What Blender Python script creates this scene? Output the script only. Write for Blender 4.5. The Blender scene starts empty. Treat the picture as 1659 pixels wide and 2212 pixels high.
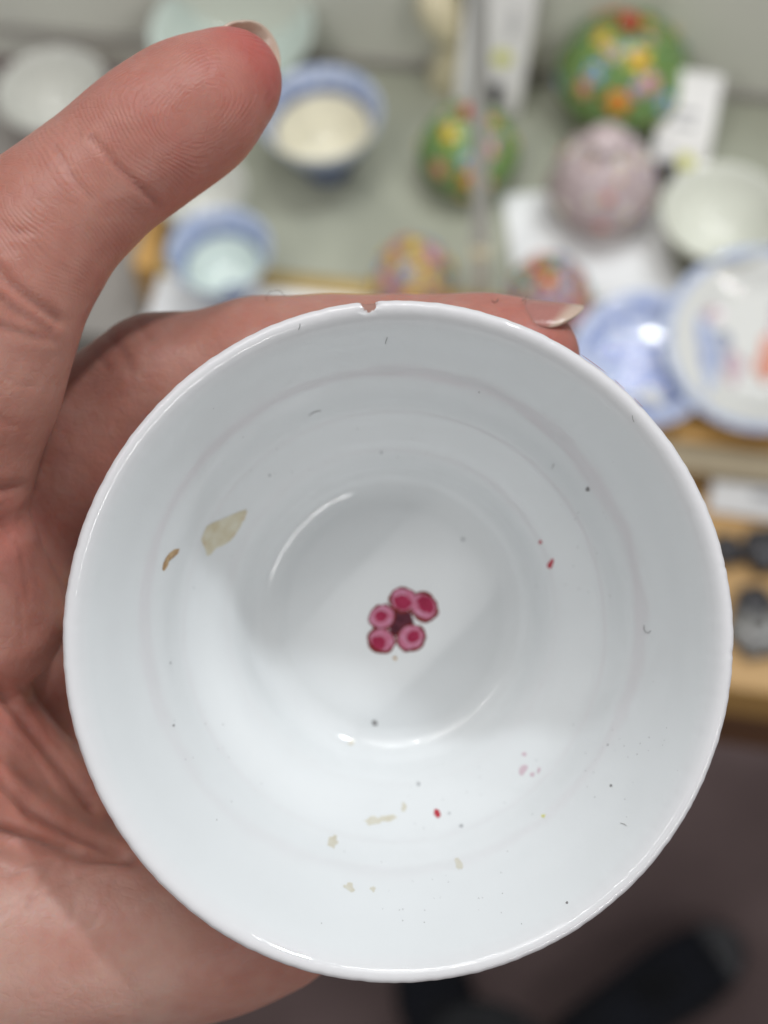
import bpy, bmesh, math, random
import numpy as np
from mathutils import Vector, Matrix

random.seed(4)
rng = np.random.default_rng(7)
scene = bpy.context.scene
COL = scene.collection
R = math.radians

# ------------------------------------------------------------------ camera
FOC = 0.150                       # distance to the rim of the cup
CAM_Z = 1.45
PITCH, ROLL = R(63.0), R(7.4)
fwd = Vector((0, math.cos(PITCH), -math.sin(PITCH)))
up0 = Vector((0, math.sin(PITCH), math.cos(PITCH)))
rt0 = Vector((1, 0, 0))
rt = rt0 * math.cos(ROLL) - up0 * math.sin(ROLL)
up = up0 * math.cos(ROLL) + rt0 * math.sin(ROLL)
ORG = Vector((0, 0, CAM_Z))

cam = bpy.data.cameras.new("camera")
cam_ob = bpy.data.objects.new("camera", cam)
COL.objects.link(cam_ob)
M = Matrix((rt, up, -fwd)).transposed().to_4x4()
M.translation = ORG
cam_ob.matrix_world = M
cam.sensor_fit = 'HORIZONTAL'
cam.sensor_width = 36.0
cam.lens = 72.0
cam.clip_start = 0.01
cam.clip_end = 50
cam.dof.use_dof = True
cam.dof.focus_distance = FOC - 0.001
cam.dof.aperture_fstop = 25.0
cam.dof.aperture_blades = 0
scene.camera = cam_ob

# ------------------------------------------------------------------ light
world = bpy.data.worlds.new("World")
scene.world = world
world.use_nodes = True
bg = world.node_tree.nodes["Background"]
bg.inputs[0].default_value = (0.955, 0.98, 1.0, 1)
bg.inputs[1].default_value = 0.23

RIG = M.copy()
RIG.translation = ORG + fwd * FOC           # the cup and hand stand in this frame


def area(name, target, direction, dist, size, power, color=(1, 1, 1), size_y=None, along=None):
    l = bpy.data.lights.new(name, 'AREA')
    l.shape = 'DISK' if size_y is None else 'RECTANGLE'
    l.size = size
    if size_y is not None:
        l.size_y = size_y
    l.energy = power
    l.color = color
    o = bpy.data.objects.new(name, l)
    COL.objects.link(o)
    d = Vector(direction).normalized()
    o.location = target + d * dist
    q = (-d).to_track_quat('-Z', 'Y')
    o.rotation_euler = q.to_euler()
    if along is not None:                      # the long side of a tube
        x = (Vector(along) - d * Vector(along).dot(d)).normalized()
        o.rotation_euler = Matrix((x, d.cross(x), d)).transposed().to_euler()
    return o


def rigdir(x, y, z):
    return rt * x + up * y - fwd * z


CUP_W = RIG @ Vector((0.0015, -0.0129, 0))
# ceiling spots of the shop and two long tubes
area("ceiling_spot", CUP_W, rigdir(0.36, 0.74, 0.63), 1.35, 0.09, 6.2, (0.90, 0.96, 1.0))
area("ceiling_spot", CUP_W, rigdir(-0.10, 0.62, 0.78), 1.5, 0.06, 0.8, (1.0, 0.97, 0.94))
area("ceiling_spot", CUP_W, rigdir(0.05, 0.98, 0.75), 1.9, 0.06, 1.3, (0.96, 0.98, 1.0))
area("ceiling_spot", CUP_W, rigdir(0.55, 0.85, 0.60), 1.9, 0.06, 1.3, (0.96, 0.98, 1.0))
area("ceiling_tube", CUP_W, rigdir(-0.55, 0.55, 1.0), 1.6, 0.9, 2.8, (1.0, 0.985, 0.97), size_y=0.014, along=rigdir(1, 1, 0))
area("ceiling_tube", CUP_W, rigdir(-0.02, 0.95, 0.80), 1.8, 0.9, 2.6, (0.97, 0.985, 1.0), size_y=0.02, along=rigdir(1, 0, 0))
area("ceiling_tube", CUP_W, rigdir(0.56, -0.60, 0.95), 1.7, 1.0, 5.5, (1.0, 0.985, 0.97), size_y=0.018, along=rigdir(1, 1, 0))
area("fill_panel", CUP_W, rigdir(-0.15, 0.85, 1.0), 2.0, 1.2, 9.0, (1.0, 0.985, 0.97), size_y=1.0)  # added soft fill that brightens the floor of the cup


def spot(loc, to, power, angle, color):
    """an added spotlight that brightens the display cabinet"""
    l = bpy.data.lights.new("cabinet_fill_spot", 'SPOT')
    l.energy = power
    l.color = color
    l.spot_size = angle
    l.spot_blend = 0.35
    l.shadow_soft_size = 0.022
    o = bpy.data.objects.new("cabinet_fill_spot", l)
    COL.objects.link(o)
    o.location = loc
    o.rotation_euler = (Vector(to) - Vector(loc)).to_track_quat('-Z', 'Y').to_euler()


spot((-0.45, -0.05, 2.5), (-0.05, 0.62, 0.87), 9.5, R(21), (1.0, 0.98, 0.92))
spot((0.50, -0.05, 2.5), (0.10, 0.62, 0.87), 9.0, R(21), (1.0, 0.98, 0.94))
spot((0.90, -0.75, 2.3), (0.08, 0.66, 0.88), 21.0, R(17), (1.0, 0.98, 0.94))  # added to brighten the upright faces of the price tags
spot((-0.95, -0.70, 2.3), (-0.02, 0.66, 0.88), 17.0, R(17), (1.0, 0.98, 0.94))  # its added counterpart from the left
spot((0.15, 0.55, 2.5), (0.03, 0.62, 0.87), 9.0, R(24), (0.97, 0.99, 1.0))

scene.view_settings.view_transform = 'Standard'
scene.view_settings.look = 'None'
scene.view_settings.exposure = 0.0
scene.view_settings.gamma = 1.0
scene.render.engine = 'CYCLES'
scene.cycles.use_denoising = True
scene.cycles.max_bounces = 8
scene.cycles.sample_clamp_indirect = 6.0

# ------------------------------------------------------------------ helpers


def tag(o, label=None, cat=None, group=None, kind=None):
    if label:
        o["label"] = label
    if cat:
        o["category"] = cat
    if group:
        o["group"] = group
    if kind:
        o["kind"] = kind
    return o


def empty(name, mat):
    o = bpy.data.objects.new(name, None)
    o.empty_display_size = 0.01
    COL.objects.link(o)
    o.matrix_world = mat
    return o


def mesh(name, verts, faces, mats, parent=None, mat=None, smooth=True, fmat=None):
    me = bpy.data.meshes.new(name)
    me.from_pydata([tuple(v) for v in verts], [], [tuple(f) for f in faces])
    if not isinstance(mats, (list, tuple)):
        mats = [mats]
    for m in mats:
        me.materials.append(m)
    if fmat is not None:
        me.polygons.foreach_set("material_index", np.asarray(fmat, dtype=np.int32))
    me.polygons.foreach_set("use_smooth", np.full(len(me.polygons), smooth))
    me.update()
    return link(name, me, parent, mat)


def link(name, me, parent=None, mat=None):
    o = bpy.data.objects.new(name, me)
    COL.objects.link(o)
    if parent is not None:
        o.parent = parent
        if mat is not None:
            o.matrix_local = mat
    elif mat is not None:
        o.matrix_world = mat
    return o


def T(x, y=None, z=None):
    return Matrix.Translation(Vector(x) if y is None else Vector((x, y, z)))


def material(name, color, rough=0.5, spec=0.5, noise=0.0, nscale=40.0, bump=0.0, bscale=200.0,
             color2=None, metal=0.0, coat=0.0, trans=0.0, sss=0.0):
    m = bpy.data.materials.new(name)
    m.use_nodes = True
    nt = m.node_tree
    b = nt.nodes["Principled BSDF"]
    b.inputs["Base Color"].default_value = (*color, 1)
    b.inputs["Roughness"].default_value = rough
    b.inputs["Specular IOR Level"].default_value = spec
    b.inputs["Metallic"].default_value = metal
    b.inputs["Coat Weight"].default_value = coat
    b.inputs["Coat Roughness"].default_value = 0.05
    b.inputs["Transmission Weight"].default_value = trans
    if sss:
        b.inputs["Subsurface Weight"].default_value = sss
        b.inputs["Subsurface Radius"].default_value = (1, .9, .8)
        b.inputs["Subsurface Scale"].default_value = 0.0012
    tc = nt.nodes.new("ShaderNodeTexCoord")
    if noise > 0 or color2 is not None:
        n = nt.nodes.new("ShaderNodeTexNoise")
        n.inputs["Scale"].default_value = nscale
        n.inputs["Detail"].default_value = 5
        nt.links.new(tc.outputs["Object"], n.inputs["Vector"])
        mx = nt.nodes.new("ShaderNodeMix")
        mx.data_type = 'RGBA'
        c2 = color2 if color2 is not None else tuple(c * (1 - noise) for c in color)
        mx.inputs["A"].default_value = (*color, 1)
        mx.inputs["B"].default_value = (*c2, 1)
        rp = nt.nodes.new("ShaderNodeMapRange")
        rp.inputs["From Min"].default_value = 0.35
        rp.inputs["From Max"].default_value = 0.65
        nt.links.new(n.outputs["Fac"], rp.inputs["Value"])
        nt.links.new(rp.outputs["Result"], mx.inputs["Factor"])
        nt.links.new(mx.outputs["Result"], b.inputs["Base Color"])
    if bump > 0:
        n2 = nt.nodes.new("ShaderNodeTexNoise")
        n2.inputs["Scale"].default_value = bscale
        n2.inputs["Detail"].default_value = 3
        nt.links.new(tc.outputs["Object"], n2.inputs["Vector"])
        bp = nt.nodes.new("ShaderNodeBump")
        bp.inputs["Strength"].default_value = bump
        bp.inputs["Distance"].default_value = 0.001
        nt.links.new(n2.outputs["Fac"], bp.inputs["Height"])
        nt.links.new(bp.outputs["Normal"], b.inputs["Normal"])
    return m


def catmull(pts, n):
    """a smooth polyline through (r, z) points"""
    p = np.array(pts, float)
    p = np.vstack([2 * p[0] - p[1], p, 2 * p[-1] - p[-2]])
    out = []
    for i in range(1, len(p) - 2):
        a, b, c, d = p[i - 1], p[i], p[i + 1], p[i + 2]
        for k in range(n):
            t = k / n
            out.append(0.5 * ((2 * b) + (c - a) * t + (2 * a - 5 * b + 4 * c - d) * t * t
                              + (-a + 3 * b - 3 * c + d) * t ** 3))
    out.append(p[-2])
    return np.array(out)


def lathe(name, prof, mats, parent=None, mat=None, seg=48, sub=4, matf=None, scale=0.001, wob=None):
    """surface of revolution of (r, z) points in mm; a radius of 0 closes the end"""
    pr = catmull(prof, sub) if sub > 1 else np.array(prof, float)
    pr[:, 0] = np.maximum(pr[:, 0], 0.0)
    n = len(pr)
    th = np.linspace(0, 2 * math.pi, seg, endpoint=False)
    rr = np.repeat(pr[:, 0][:, None], seg, 1)
    zz = np.repeat(pr[:, 1][:, None], seg, 1)
    if wob is not None:
        rr, zz = wob(rr, zz, np.repeat(th[None], n, 0))
    V = np.stack([rr * np.cos(th), rr * np.sin(th), zz], -1) * scale
    faces, fm = [], []
    for i in range(n - 1):
        for j in range(seg):
            k = (j + 1) % seg
            a, b, c, d = i * seg + j, i * seg + k, (i + 1) * seg + k, (i + 1) * seg + j
            if pr[i, 0] < 1e-6:
                faces.append((a, c, d))
            elif pr[i + 1, 0] < 1e-6:
                faces.append((a, b, d))
            else:
                faces.append((a, b, c, d))
            fm.append(matf(0.5 * (pr[i, 0] + pr[i + 1, 0]), 0.5 * (pr[i, 1] + pr[i + 1, 1]),
                           th[j], i / (n - 1)) if matf else 0)
    me = bpy.data.meshes.new(name)
    me.from_pydata(V.reshape(-1, 3).tolist(), [], faces)
    for m in (mats if isinstance(mats, (list, tuple)) else [mats]):
        me.materials.append(m)
    me.polygons.foreach_set("material_index", np.asarray(fm, dtype=np.int32))
    me.polygons.foreach_set("use_smooth", np.ones(len(faces), dtype=bool))
    bm = bmesh.new()
    bm.from_mesh(me)
    bmesh.ops.remove_doubles(bm, verts=bm.verts, dist=1e-7)
    bmesh.ops.recalc_face_normals(bm, faces=bm.faces)
    bm.to_mesh(me)
    bm.free()
    return link(name, me, parent, mat)


def box(name, size, mats, parent=None, mat=None, bevel=0.0):
    bm = bmesh.new()
    bmesh.ops.create_cube(bm, size=1.0)
    bmesh.ops.scale(bm, vec=size, verts=bm.verts)
    if bevel:
        bmesh.ops.bevel(bm, geom=list(bm.edges), offset=bevel, segments=2, affect='EDGES', profile=0.6)
    me = bpy.data.meshes.new(name)
    bm.to_mesh(me)
    bm.free()
    me.materials.append(mats)
    return link(name, me, parent, mat)


def ray(px, py):
    """direction through a point of the 1659 x 2212 picture"""
    return (fwd + rt * ((px - 829.5) / 3318.0) - up * ((py - 1106.0) / 3318.0))


def at(px, py, z):
    d = ray(px, py)
    return ORG + d * ((z - ORG.z) / d.z)


# ------------------------------------------------------------------ cabinet and floor
YAW = R(16.5)
U = Vector((math.cos(YAW), -math.sin(YAW), 0))     # along the cabinet, to the right
W = Vector((math.sin(YAW), math.cos(YAW), 0))      # into the cabinet
CABROT = Matrix((U, W, Vector((0, 0, 1)))).transposed().to_4x4()

Z_S, Z_D, Z_E = 0.87, 0.866, 0.848


def uv_of(p):
    return p.dot(U), p.dot(W)


def cab(u, v, z):
    return Vector((0, 0, z)) + U * u + W * v


M_shelf = material("painted_shelf", (0.36, 0.37, 0.30), 0.22, noise=0.06, nscale=9)
M_back = material("cabinet_back_panel", (0.70, 0.70, 0.63), 0.5, noise=0.05, nscale=5)
M_white = material("white_board", (0.78, 0.79, 0.80), 0.45, noise=0.03, nscale=12)
M_brass = material("brass_trim", (0.50, 0.36, 0.13), 0.3, metal=0.4, noise=0.2, nscale=30)
M_grey = material("grey_plinth_paint", (0.28, 0.26, 0.24), 0.6, noise=0.1, nscale=8)
M_rail = material("aluminium_rail", (0.33, 0.27, 0.18), 0.35, metal=0.5, noise=0.1)
M_carpet = material("carpet_pile", (0.18, 0.128, 0.125), 0.95, spec=0.1, color2=(0.27, 0.195, 0.188), nscale=6, bump=0.8, bscale=500)


def wood(name, c1, c2):
    m = material(name, c1, 0.4)
    nt = m.node_tree
    b = nt.nodes["Principled BSDF"]
    tc = nt.nodes.new("ShaderNodeTexCoord")
    mp = nt.nodes.new("ShaderNodeMapping")
    mp.inputs["Scale"].default_value = (3, 60, 60)
    n = nt.nodes.new("ShaderNodeTexNoise")
    n.inputs["Scale"].default_value = 2.0
    n.inputs["Detail"].default_value = 6
    cr = nt.nodes.new("ShaderNodeValToRGB")
    cr.color_ramp.elements[0].color = (*c2, 1)
    cr.color_ramp.elements[1].color = (*c1, 1)
    cr.color_ramp.elements[0].position = 0.3
    cr.color_ramp.elements[1].position = 0.7
    nt.links.new(tc.outputs["Object"], mp.inputs["Vector"])
    nt.links.new(mp.outputs["Vector"], n.inputs["Vector"])
    nt.links.new(n.outputs["Fac"], cr.inputs["Fac"])
    nt.links.new(cr.outputs["Color"], b.inputs["Base Color"])
    return m


M_wood = wood("oak_veneer", (0.60, 0.345, 0.105), (0.50, 0.275, 0.08))
M_woodd = wood("dark_oak_front", (0.17, 0.075, 0.025), (0.12, 0.05, 0.018))

fl = mesh("floor", [(-1.6, -1.0, 0), (1.6, -1.0, 0), (1.6, 2.2, 0), (-1.6, 2.2, 0)], [(0, 1, 2, 3)], M_carpet)
tag(fl, "dark mauve brown carpet under the cabinet", kind="structure")

_, v_s0 = uv_of(at(830, 640, Z_S))          # shelf front edge
_, v_s1 = uv_of(at(1100, 160, Z_S))         # shelf meets the back panel
_, v_d0 = uv_of(at(1560, 985, Z_D))         # front of the plate deck
_, v_e0 = uv_of(at(1600, 1490, Z_E))        # front of the low deck
u_l, _ = uv_of(at(335, 600, Z_S))           # left end of the shelf
u_r = u_l + 0.75


def slab(name, u0, u1, v0, v1, z0, z1, m, parent=None, bevel=0.001):
    c = cab((u0 + u1) / 2, (v0 + v1) / 2, (z0 + z1) / 2)
    return box(name, (abs(u1 - u0), abs(v1 - v0), abs(z1 - z0)), m, parent, T(c) @ CABROT, bevel)


cabinet = empty("display_cabinet", T(cab((u_l + u_r) / 2, v_d0, 0)))
tag(cabinet, "oak display cabinet with stepped shelves full of small porcelain", "cabinet")


def cabpart(o):
    mw = o.matrix_world.copy()
    o.parent = cabinet
    o.matrix_parent_inverse = Matrix()
    o.matrix_local = cabinet.matrix_world.inverted() @ mw
    return o


bpy.context.view_layer.update()
cabpart(slab("shelf", u_l, u_r, v_s0 + 0.0075, v_s1, Z_S - 0.012, Z_S, M_shelf))
cabpart(slab("shelf_edge", u_l, u_r, v_s0, v_s0 + 0.007, Z_S - 0.014, Z_S + 0.0008, M_brass))
cabpart(slab("back_panel", u_l - 0.4, u_r, v_s1, v_s1 + 0.012, Z_E, Z_S + 0.35, M_back))
cabpart(slab("back_gap_shade", u_l - 0.4, u_r, v_s1 - 0.004, v_s1 - 0.0005, Z_S + 0.0005, Z_S + 0.003, M_grey))  # thin dark strip standing in for the gap shadow behind the shelf
cabpart(slab("end_strip", u_l - 0.012, u_l - 0.0005, v_s0, v_s1 - 0.001, Z_S - 0.10, Z_S + 0.002, M_wood))
u_m, _ = uv_of(at(1000, 700, Z_D))
cabpart(slab("white_liner", u_l, u_m, v_d0 + 0.006, v_s0 + 0.06, Z_D - 0.006, Z_D + 0.001, M_white))
cabpart(slab("plate_deck", u_m + 0.0005, u_r, v_d0 + 0.006, v_s0 + 0.06, Z_D - 0.012, Z_D, M_wood))
cabpart(slab("track_rail", u_m - 0.02, u_r, v_d0 - 0.008, v_d0 + 0.0055, Z_D - 0.016, Z_D - 0.0015, M_rail))
cabpart(slab("low_deck", u_m - 0.02, u_r, v_e0, v_d0 + 0.06, Z_E - 0.03, Z_E, M_wood))
cabpart(slab("front_board", u_l - 0.1, u_r, v_e0 + 0.002, v_e0 + 0.022, Z_E - 0.075, Z_E - 0.0305, M_woodd))
cabpart(slab("cabinet_leg", u_r - 0.05, u_r, v_s1 - 0.06, v_s1 - 0.002, 0.0, Z_E - 0.031, M_woodd))
cabpart(slab("cabinet_leg", u_l - 0.4, u_l - 0.35, v_s1 - 0.06, v_s1 - 0.002, 0.0, Z_E - 0.031, M_woodd))
cabpart(slab("side_shelf", u_l - 0.4, u_l - 0.0125, v_s0 - 0.02, v_s1 - 0.001, Z_S - 0.05, Z_S - 0.03, M_grey))
cabpart(slab("plinth", u_l - 0.4, u_l - 0.0125, v_s0 - 0.1, v_s0 - 0.021, Z_D - 0.08, Z_D - 0.06, M_grey))

# paper sheet on the right half of the shelf
ps = [at(1085, 425, Z_S), at(1400, 405, Z_S), at(1480, 640, Z_S), at(1120, 655, Z_S)]
sv = [p + Vector((0, 0, 0.0015)) for p in ps] + [p + Vector((0, 0, 0.0003)) for p in ps]
o = mesh("paper_sheet", sv, [(0, 3, 2, 1), (4, 5, 6, 7), (0, 1, 5, 4), (1, 2, 6, 5), (2, 3, 7, 6), (3, 0, 4, 7)], M_white, smooth=False)
tag(o, "white paper sheet lying on the shelf under the mauve box", "paper sheet")

# ------------------------------------------------------------------ cup
M_glaze = material("white_glaze", (0.785, 0.802, 0.808), 0.07, spec=0.5, noise=0.025, nscale=60)
_nt = M_glaze.node_tree
_b = _nt.nodes["Principled BSDF"]
_tc = _nt.nodes.new("ShaderNodeTexCoord")
_n1 = _nt.nodes.new("ShaderNodeTexNoise"); _n1.inputs["Scale"].default_value = 120; _n1.inputs["Detail"].default_value = 2
_n2 = _nt.nodes.new("ShaderNodeTexNoise"); _n2.inputs["Scale"].default_value = 2600; _n2.inputs["Detail"].default_value = 2
_nt.links.new(_tc.outputs["Object"], _n1.inputs["Vector"])
_nt.links.new(_tc.outputs["Object"], _n2.inputs["Vector"])
_b1 = _nt.nodes.new("ShaderNodeBump"); _b1.inputs["Strength"].default_value = 0.25; _b1.inputs["Distance"].default_value = 0.0006
_b2 = _nt.nodes.new("ShaderNodeBump"); _b2.inputs["Strength"].default_value = 0.25; _b2.inputs["Distance"].default_value = 0.00003
_nt.links.new(_n1.outputs["Fac"], _b1.inputs["Height"])
_nt.links.new(_n2.outputs["Fac"], _b2.inputs["Height"])
_nt.links.new(_b1.outputs["Normal"], _b2.inputs["Normal"])
_nt.links.new(_b2.outputs["Normal"], _b.inputs["Normal"])

# the glaze colour turns a warm pink at the lip
_sep = _nt.nodes.new("ShaderNodeVectorMath"); _sep.operation = 'MULTIPLY'
_sep.inputs[1].default_value = (1, 1, 0)
_len = _nt.nodes.new("ShaderNodeVectorMath"); _len.operation = 'LENGTH'
_mr = _nt.nodes.new("ShaderNodeMapRange")
_mr.inputs["From Min"].default_value = 0.0300; _mr.inputs["From Max"].default_value = 0.0324
_lip = _nt.nodes.new("ShaderNodeMix"); _lip.data_type = 'RGBA'; _lip.blend_type = 'MULTIPLY'
_lip.inputs["B"].default_value = (1.0, 0.95, 0.957, 1)
_nt.links.new(_tc.outputs["Object"], _sep.inputs[0])
_nt.links.new(_sep.outputs["Vector"], _len.inputs[0])
_nt.links.new(_len.outputs["Value"], _mr.inputs["Value"])
_nt.links.new(_mr.outputs["Result"], _lip.inputs["Factor"])
_src = _b.inputs["Base Color"].links[0].from_socket
_nt.links.new(_src, _lip.inputs["A"])
_nt.links.new(_lip.outputs["Result"], _b.inputs["Base Color"])

INNER = [(0, -31.2), (4, -31.25), (8, -31.4), (11.5, -31.75), (13.0, -32.05), (13.9, -32.05), (14.7, -31.83), (15.4, -31.45), (16.1, -30.75), (16.75, -29.5), (17.35, -27.5),
         (18.2, -25.3), (19.6, -23.2), (21.2, -21.6), (22.4, -20.2), (23.15, -18.9), (23.75, -17.2), (24.8, -13.6), (26.3, -9.6), (27.9, -6.1),
         (28.9, -4.0), (29.65, -2.65), (30.3, -1.6), (30.85, -0.9)]
LIP = [(31.35, -0.45), (31.8, -0.25), (32.2, -0.28), (32.48, -0.52), (32.6, -0.85)]
OUTER = [(32.4, -1.35), (31.3, -3.4), (29.6, -6.4), (27.6, -10.5), (26.0, -14.5), (24.7, -18.5), (23.5, -22.5), (21.8, -26.5),
         (20.0, -30.2), (17.8, -33.0), (14.6, -34.6), (14.4, -36), (14.3, -37.6), (13.8, -38.0), (13.1, -37.6), (12.6, -35.2), (8, -34.6), (0, -34.5)]

CUPM = RIG @ T(0.00152, -0.01295, 0)
ax = Vector((0.021, -0.026, 1)).normalized()
CUPM = CUPM @ Vector((0, 0, 1)).rotation_difference(ax).to_matrix().to_4x4() @ Matrix.Diagonal((1.010, 1.030, 1.0, 1.0))   # a slightly oval hand-thrown cup

CHIP = math.atan2(1391 - 658, 790 - 862)
_ph = rng.uniform(0, 6.28, 40)


# bare biscuit showing in the chip of the rim
_off = _nt.nodes.new("ShaderNodeVectorMath"); _off.operation = 'SUBTRACT'
_off.inputs[1].default_value = (0.0324 * math.cos(CHIP - 0.007), 0.0324 * math.sin(CHIP - 0.007), -0.0007)
_cl = _nt.nodes.new("ShaderNodeVectorMath"); _cl.operation = 'LENGTH'
_cn = _nt.nodes.new("ShaderNodeTexNoise"); _cn.inputs["Scale"].default_value = 1500; _cn.inputs["Detail"].default_value = 4
_cm = _nt.nodes.new("ShaderNodeMath"); _cm.operation = 'MULTIPLY_ADD'
_cm.inputs[1].default_value = 0.0011
_cr = _nt.nodes.new("ShaderNodeMapRange")
_cr.inputs["From Min"].default_value = 0.00122; _cr.inputs["From Max"].default_value = 0.00140
_cr.inputs["To Min"].default_value = 1.0; _cr.inputs["To Max"].default_value = 0.0
_cx = _nt.nodes.new("ShaderNodeMix"); _cx.data_type = 'RGBA'
_cx.inputs["B"].default_value = (0.36, 0.19, 0.15, 1)
_rx = _nt.nodes.new("ShaderNodeMapRange")
_rx.inputs["To Min"].default_value = 0.07; _rx.inputs["To Max"].default_value = 0.8
_nt.links.new(_tc.outputs["Object"], _off.inputs[0])
_nt.links.new(_tc.outputs["Object"], _cn.inputs["Vector"])
_nt.links.new(_off.outputs["Vector"], _cl.inputs[0])
_nt.links.new(_cn.outputs["Fac"], _cm.inputs[0])
_nt.links.new(_cl.outputs["Value"], _cm.inputs[2])
_nt.links.new(_cm.outputs[0], _cr.inputs["Value"])
_nt.links.new(_cr.outputs["Result"], _cx.inputs["Factor"])
_nt.links.new(_cr.outputs["Result"], _rx.inputs["Value"])
_nt.links.new(_lip.outputs["Result"], _cx.inputs["A"])
_nt.links.new(_cx.outputs["Result"], _b.inputs["Base Color"])
_nt.links.new(_rx.outputs["Result"], _b.inputs["Roughness"])


def cup_wob(rr, zz, th):
    near = np.clip((rr - 29) / 3.5, 0, 1) * (zz > -2)
    w = np.zeros_like(th)
    for k, a in ((3, .05), (5, .03), (23, .012), (61, .012), (97, .012), (151, .010)):
        w += a * np.sin(k * th + _ph[k % 40])
    rr = rr + w * near
    d = (th - CHIP + math.pi) % (2 * math.pi) - math.pi
    d = d + 0.006 * np.sin(rr * 5.1) + 0.003 * np.sin(rr * 13)
    q = np.clip((1.05 - np.abs(d * 32.5 + 0.25)) / 0.75, 0, 1) * (1 + 0.25 * np.sin(d * 190 + rr * 3))
    q = q * q * (3 - 2 * q) * np.clip((rr - 31.0) / 1.0, 0, 1) * (zz > -1.2)
    for a, wd, dp in ((math.atan2(-20, 660), .5, .45), (math.atan2(150, 650), .35, .35), (math.atan2(-300, 560), .3, .3)):
        e = (th - a + math.pi) % (2 * math.pi) - math.pi
        s = np.clip(1 - np.abs(e) * 32.5 / wd, 0, 1) * dp * np.clip((rr - 31.5) / 0.8, 0, 1) * (zz > -1.0)
        q = q + s * 0.6
    rr = rr - q * 0.28
    zz = zz - q * 0.24
    return rr, zz


cup = lathe("teacup", INNER + LIP + OUTER, M_glaze, None, CUPM, seg=720, sub=5, wob=cup_wob)
tag(cup, "white porcelain teacup held in the hand, crimson flower painted inside its base", "teacup")
bpy.context.view_layer.update()
CUPI = CUPM.inverted()
INP = catmull(INNER + LIP, 8)


def on_cup(px, py, lift=0.04):
    """where a line of sight meets the inside of the cup, in the cup's own metres, lifted along the normal (mm)"""
    o = (CUPI @ ORG) * 1000
    d = (CUPI.to_3x3() @ ray(px, py)).normalized()
    lo, hi = 100.0, 215.0
    prev = None
    t = lo
    while t < hi:
        p = o + d * t
        r = math.hypot(p.x, p.y)
        if r < 32.6:
            zs = np.interp(r, INP[:, 0], INP[:, 1])
            if p.z < zs:
                break
        t += 0.5
    a, b = t - 0.5, t
    for _ in range(22):
        m = (a + b) / 2
        p = o + d * m
        zs = np.interp(math.hypot(p.x, p.y), INP[:, 0], INP[:, 1])
        if p.z < zs:
            b = m
        else:
            a = m
    p = o + d * b
    r = math.hypot(p.x, p.y)
    dz = (np.interp(r + .15, INP[:, 0], INP[:, 1]) - np.interp(r - .15, INP[:, 0], INP[:, 1])) / .3
    n = Vector((-dz * p.x / max(r, 1e-6), -dz * p.y / max(r, 1e-6), 1)).normalized()
    return (p + n * lift) * 0.001


def patch(name, cx, cy, rx, ry, ang, m, parent, n=14, rough=0.25, lift=0.04, seed=0, pts=None, rings=2):
    rs = random.Random(seed * 77 + int(cx * 3 + cy))
    ca, sa = math.cos(ang), math.sin(ang)
    ol = []
    if pts is None:
        f = [1 + rs.uniform(-rough, rough) for _ in range(n)]
        for i in range(n):
            a = 2 * math.pi * i / n
            x, y = rx * math.cos(a) * f[i], ry * math.sin(a) * f[i]
            ol.append((cx + x * ca - y * sa, cy + x * sa + y * ca))
    else:
        ol = pts
        n = len(pts)
    V = [on_cup(cx, cy, lift)]
    F = []
    for k in range(1, rings + 1):
        for (x, y) in ol:
            V.append(on_cup(cx + (x - cx) * k / rings, cy + (y - cy) * k / rings, lift if k < rings else lift * 0.6))
    for i in range(n):
        j = (i + 1) % n
        F.append((0, 1 + j, 1 + i))
        for k in range(rings - 1):
            F.append((1 + k * n + i, 1 + k * n + j, 1 + (k + 1) * n + j, 1 + (k + 1) * n + i))
    ob = mesh(name, V, F, m, parent)
    me = ob.data
    bm = bmesh.new(); bm.from_mesh(me)
    bmesh.ops.recalc_face_normals(bm, faces=bm.faces)
    if sum((f.normal.z for f in bm.faces)) < 0:
        bmesh.ops.reverse_faces(bm, faces=bm.faces)
    bm.to_mesh(me); bm.free()
    return ob


M_outline = material("maroon_enamel", (0.23, 0.028, 0.026), 0.15, noise=0.3, nscale=900)
M_pink = material("pink_enamel", (0.56, 0.25, 0.36), 0.12, color2=(0.52, 0.15, 0.24), nscale=1200)
M_crim = material("crimson_enamel", (0.38, 0.03, 0.085), 0.10, color2=(0.30, 0.02, 0.06), nscale=900)
M_dark = material("dark_red_enamel", (0.06, 0.012, 0.02), 0.15, color2=(0.13, 0.03, 0.05), nscale=1500)
M_stain = material("yellow_stain", (0.72, 0.69, 0.56), 0.35, color2=(0.62, 0.54, 0.36), nscale=500)
M_stainp = material("pale_stain", (0.69, 0.67, 0.58), 0.2, color2=(0.62, 0.57, 0.45), nscale=700)
M_brown = material("brown_fleck", (0.38, 0.20, 0.07), 0.5, color2=(0.55, 0.38, 0.2), nscale=1500)
M_brownp = material("tan_stain_edge", (0.60, 0.48, 0.30), 0.4, color2=(0.68, 0.60, 0.45), nscale=1500)
M_red = material("red_fleck", (0.48, 0.05, 0.07), 0.2)
M_pinkf = material("pale_pink_fleck", (0.66, 0.52, 0.57), 0.15)
M_speck = material("grey_speck", (0.22, 0.21, 0.21), 0.4)
M_speckp = material("pale_speck", (0.42, 0.43, 0.44), 0.3)
M_yel = material("yellow_fleck", (0.72, 0.70, 0.25), 0.3)

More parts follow.
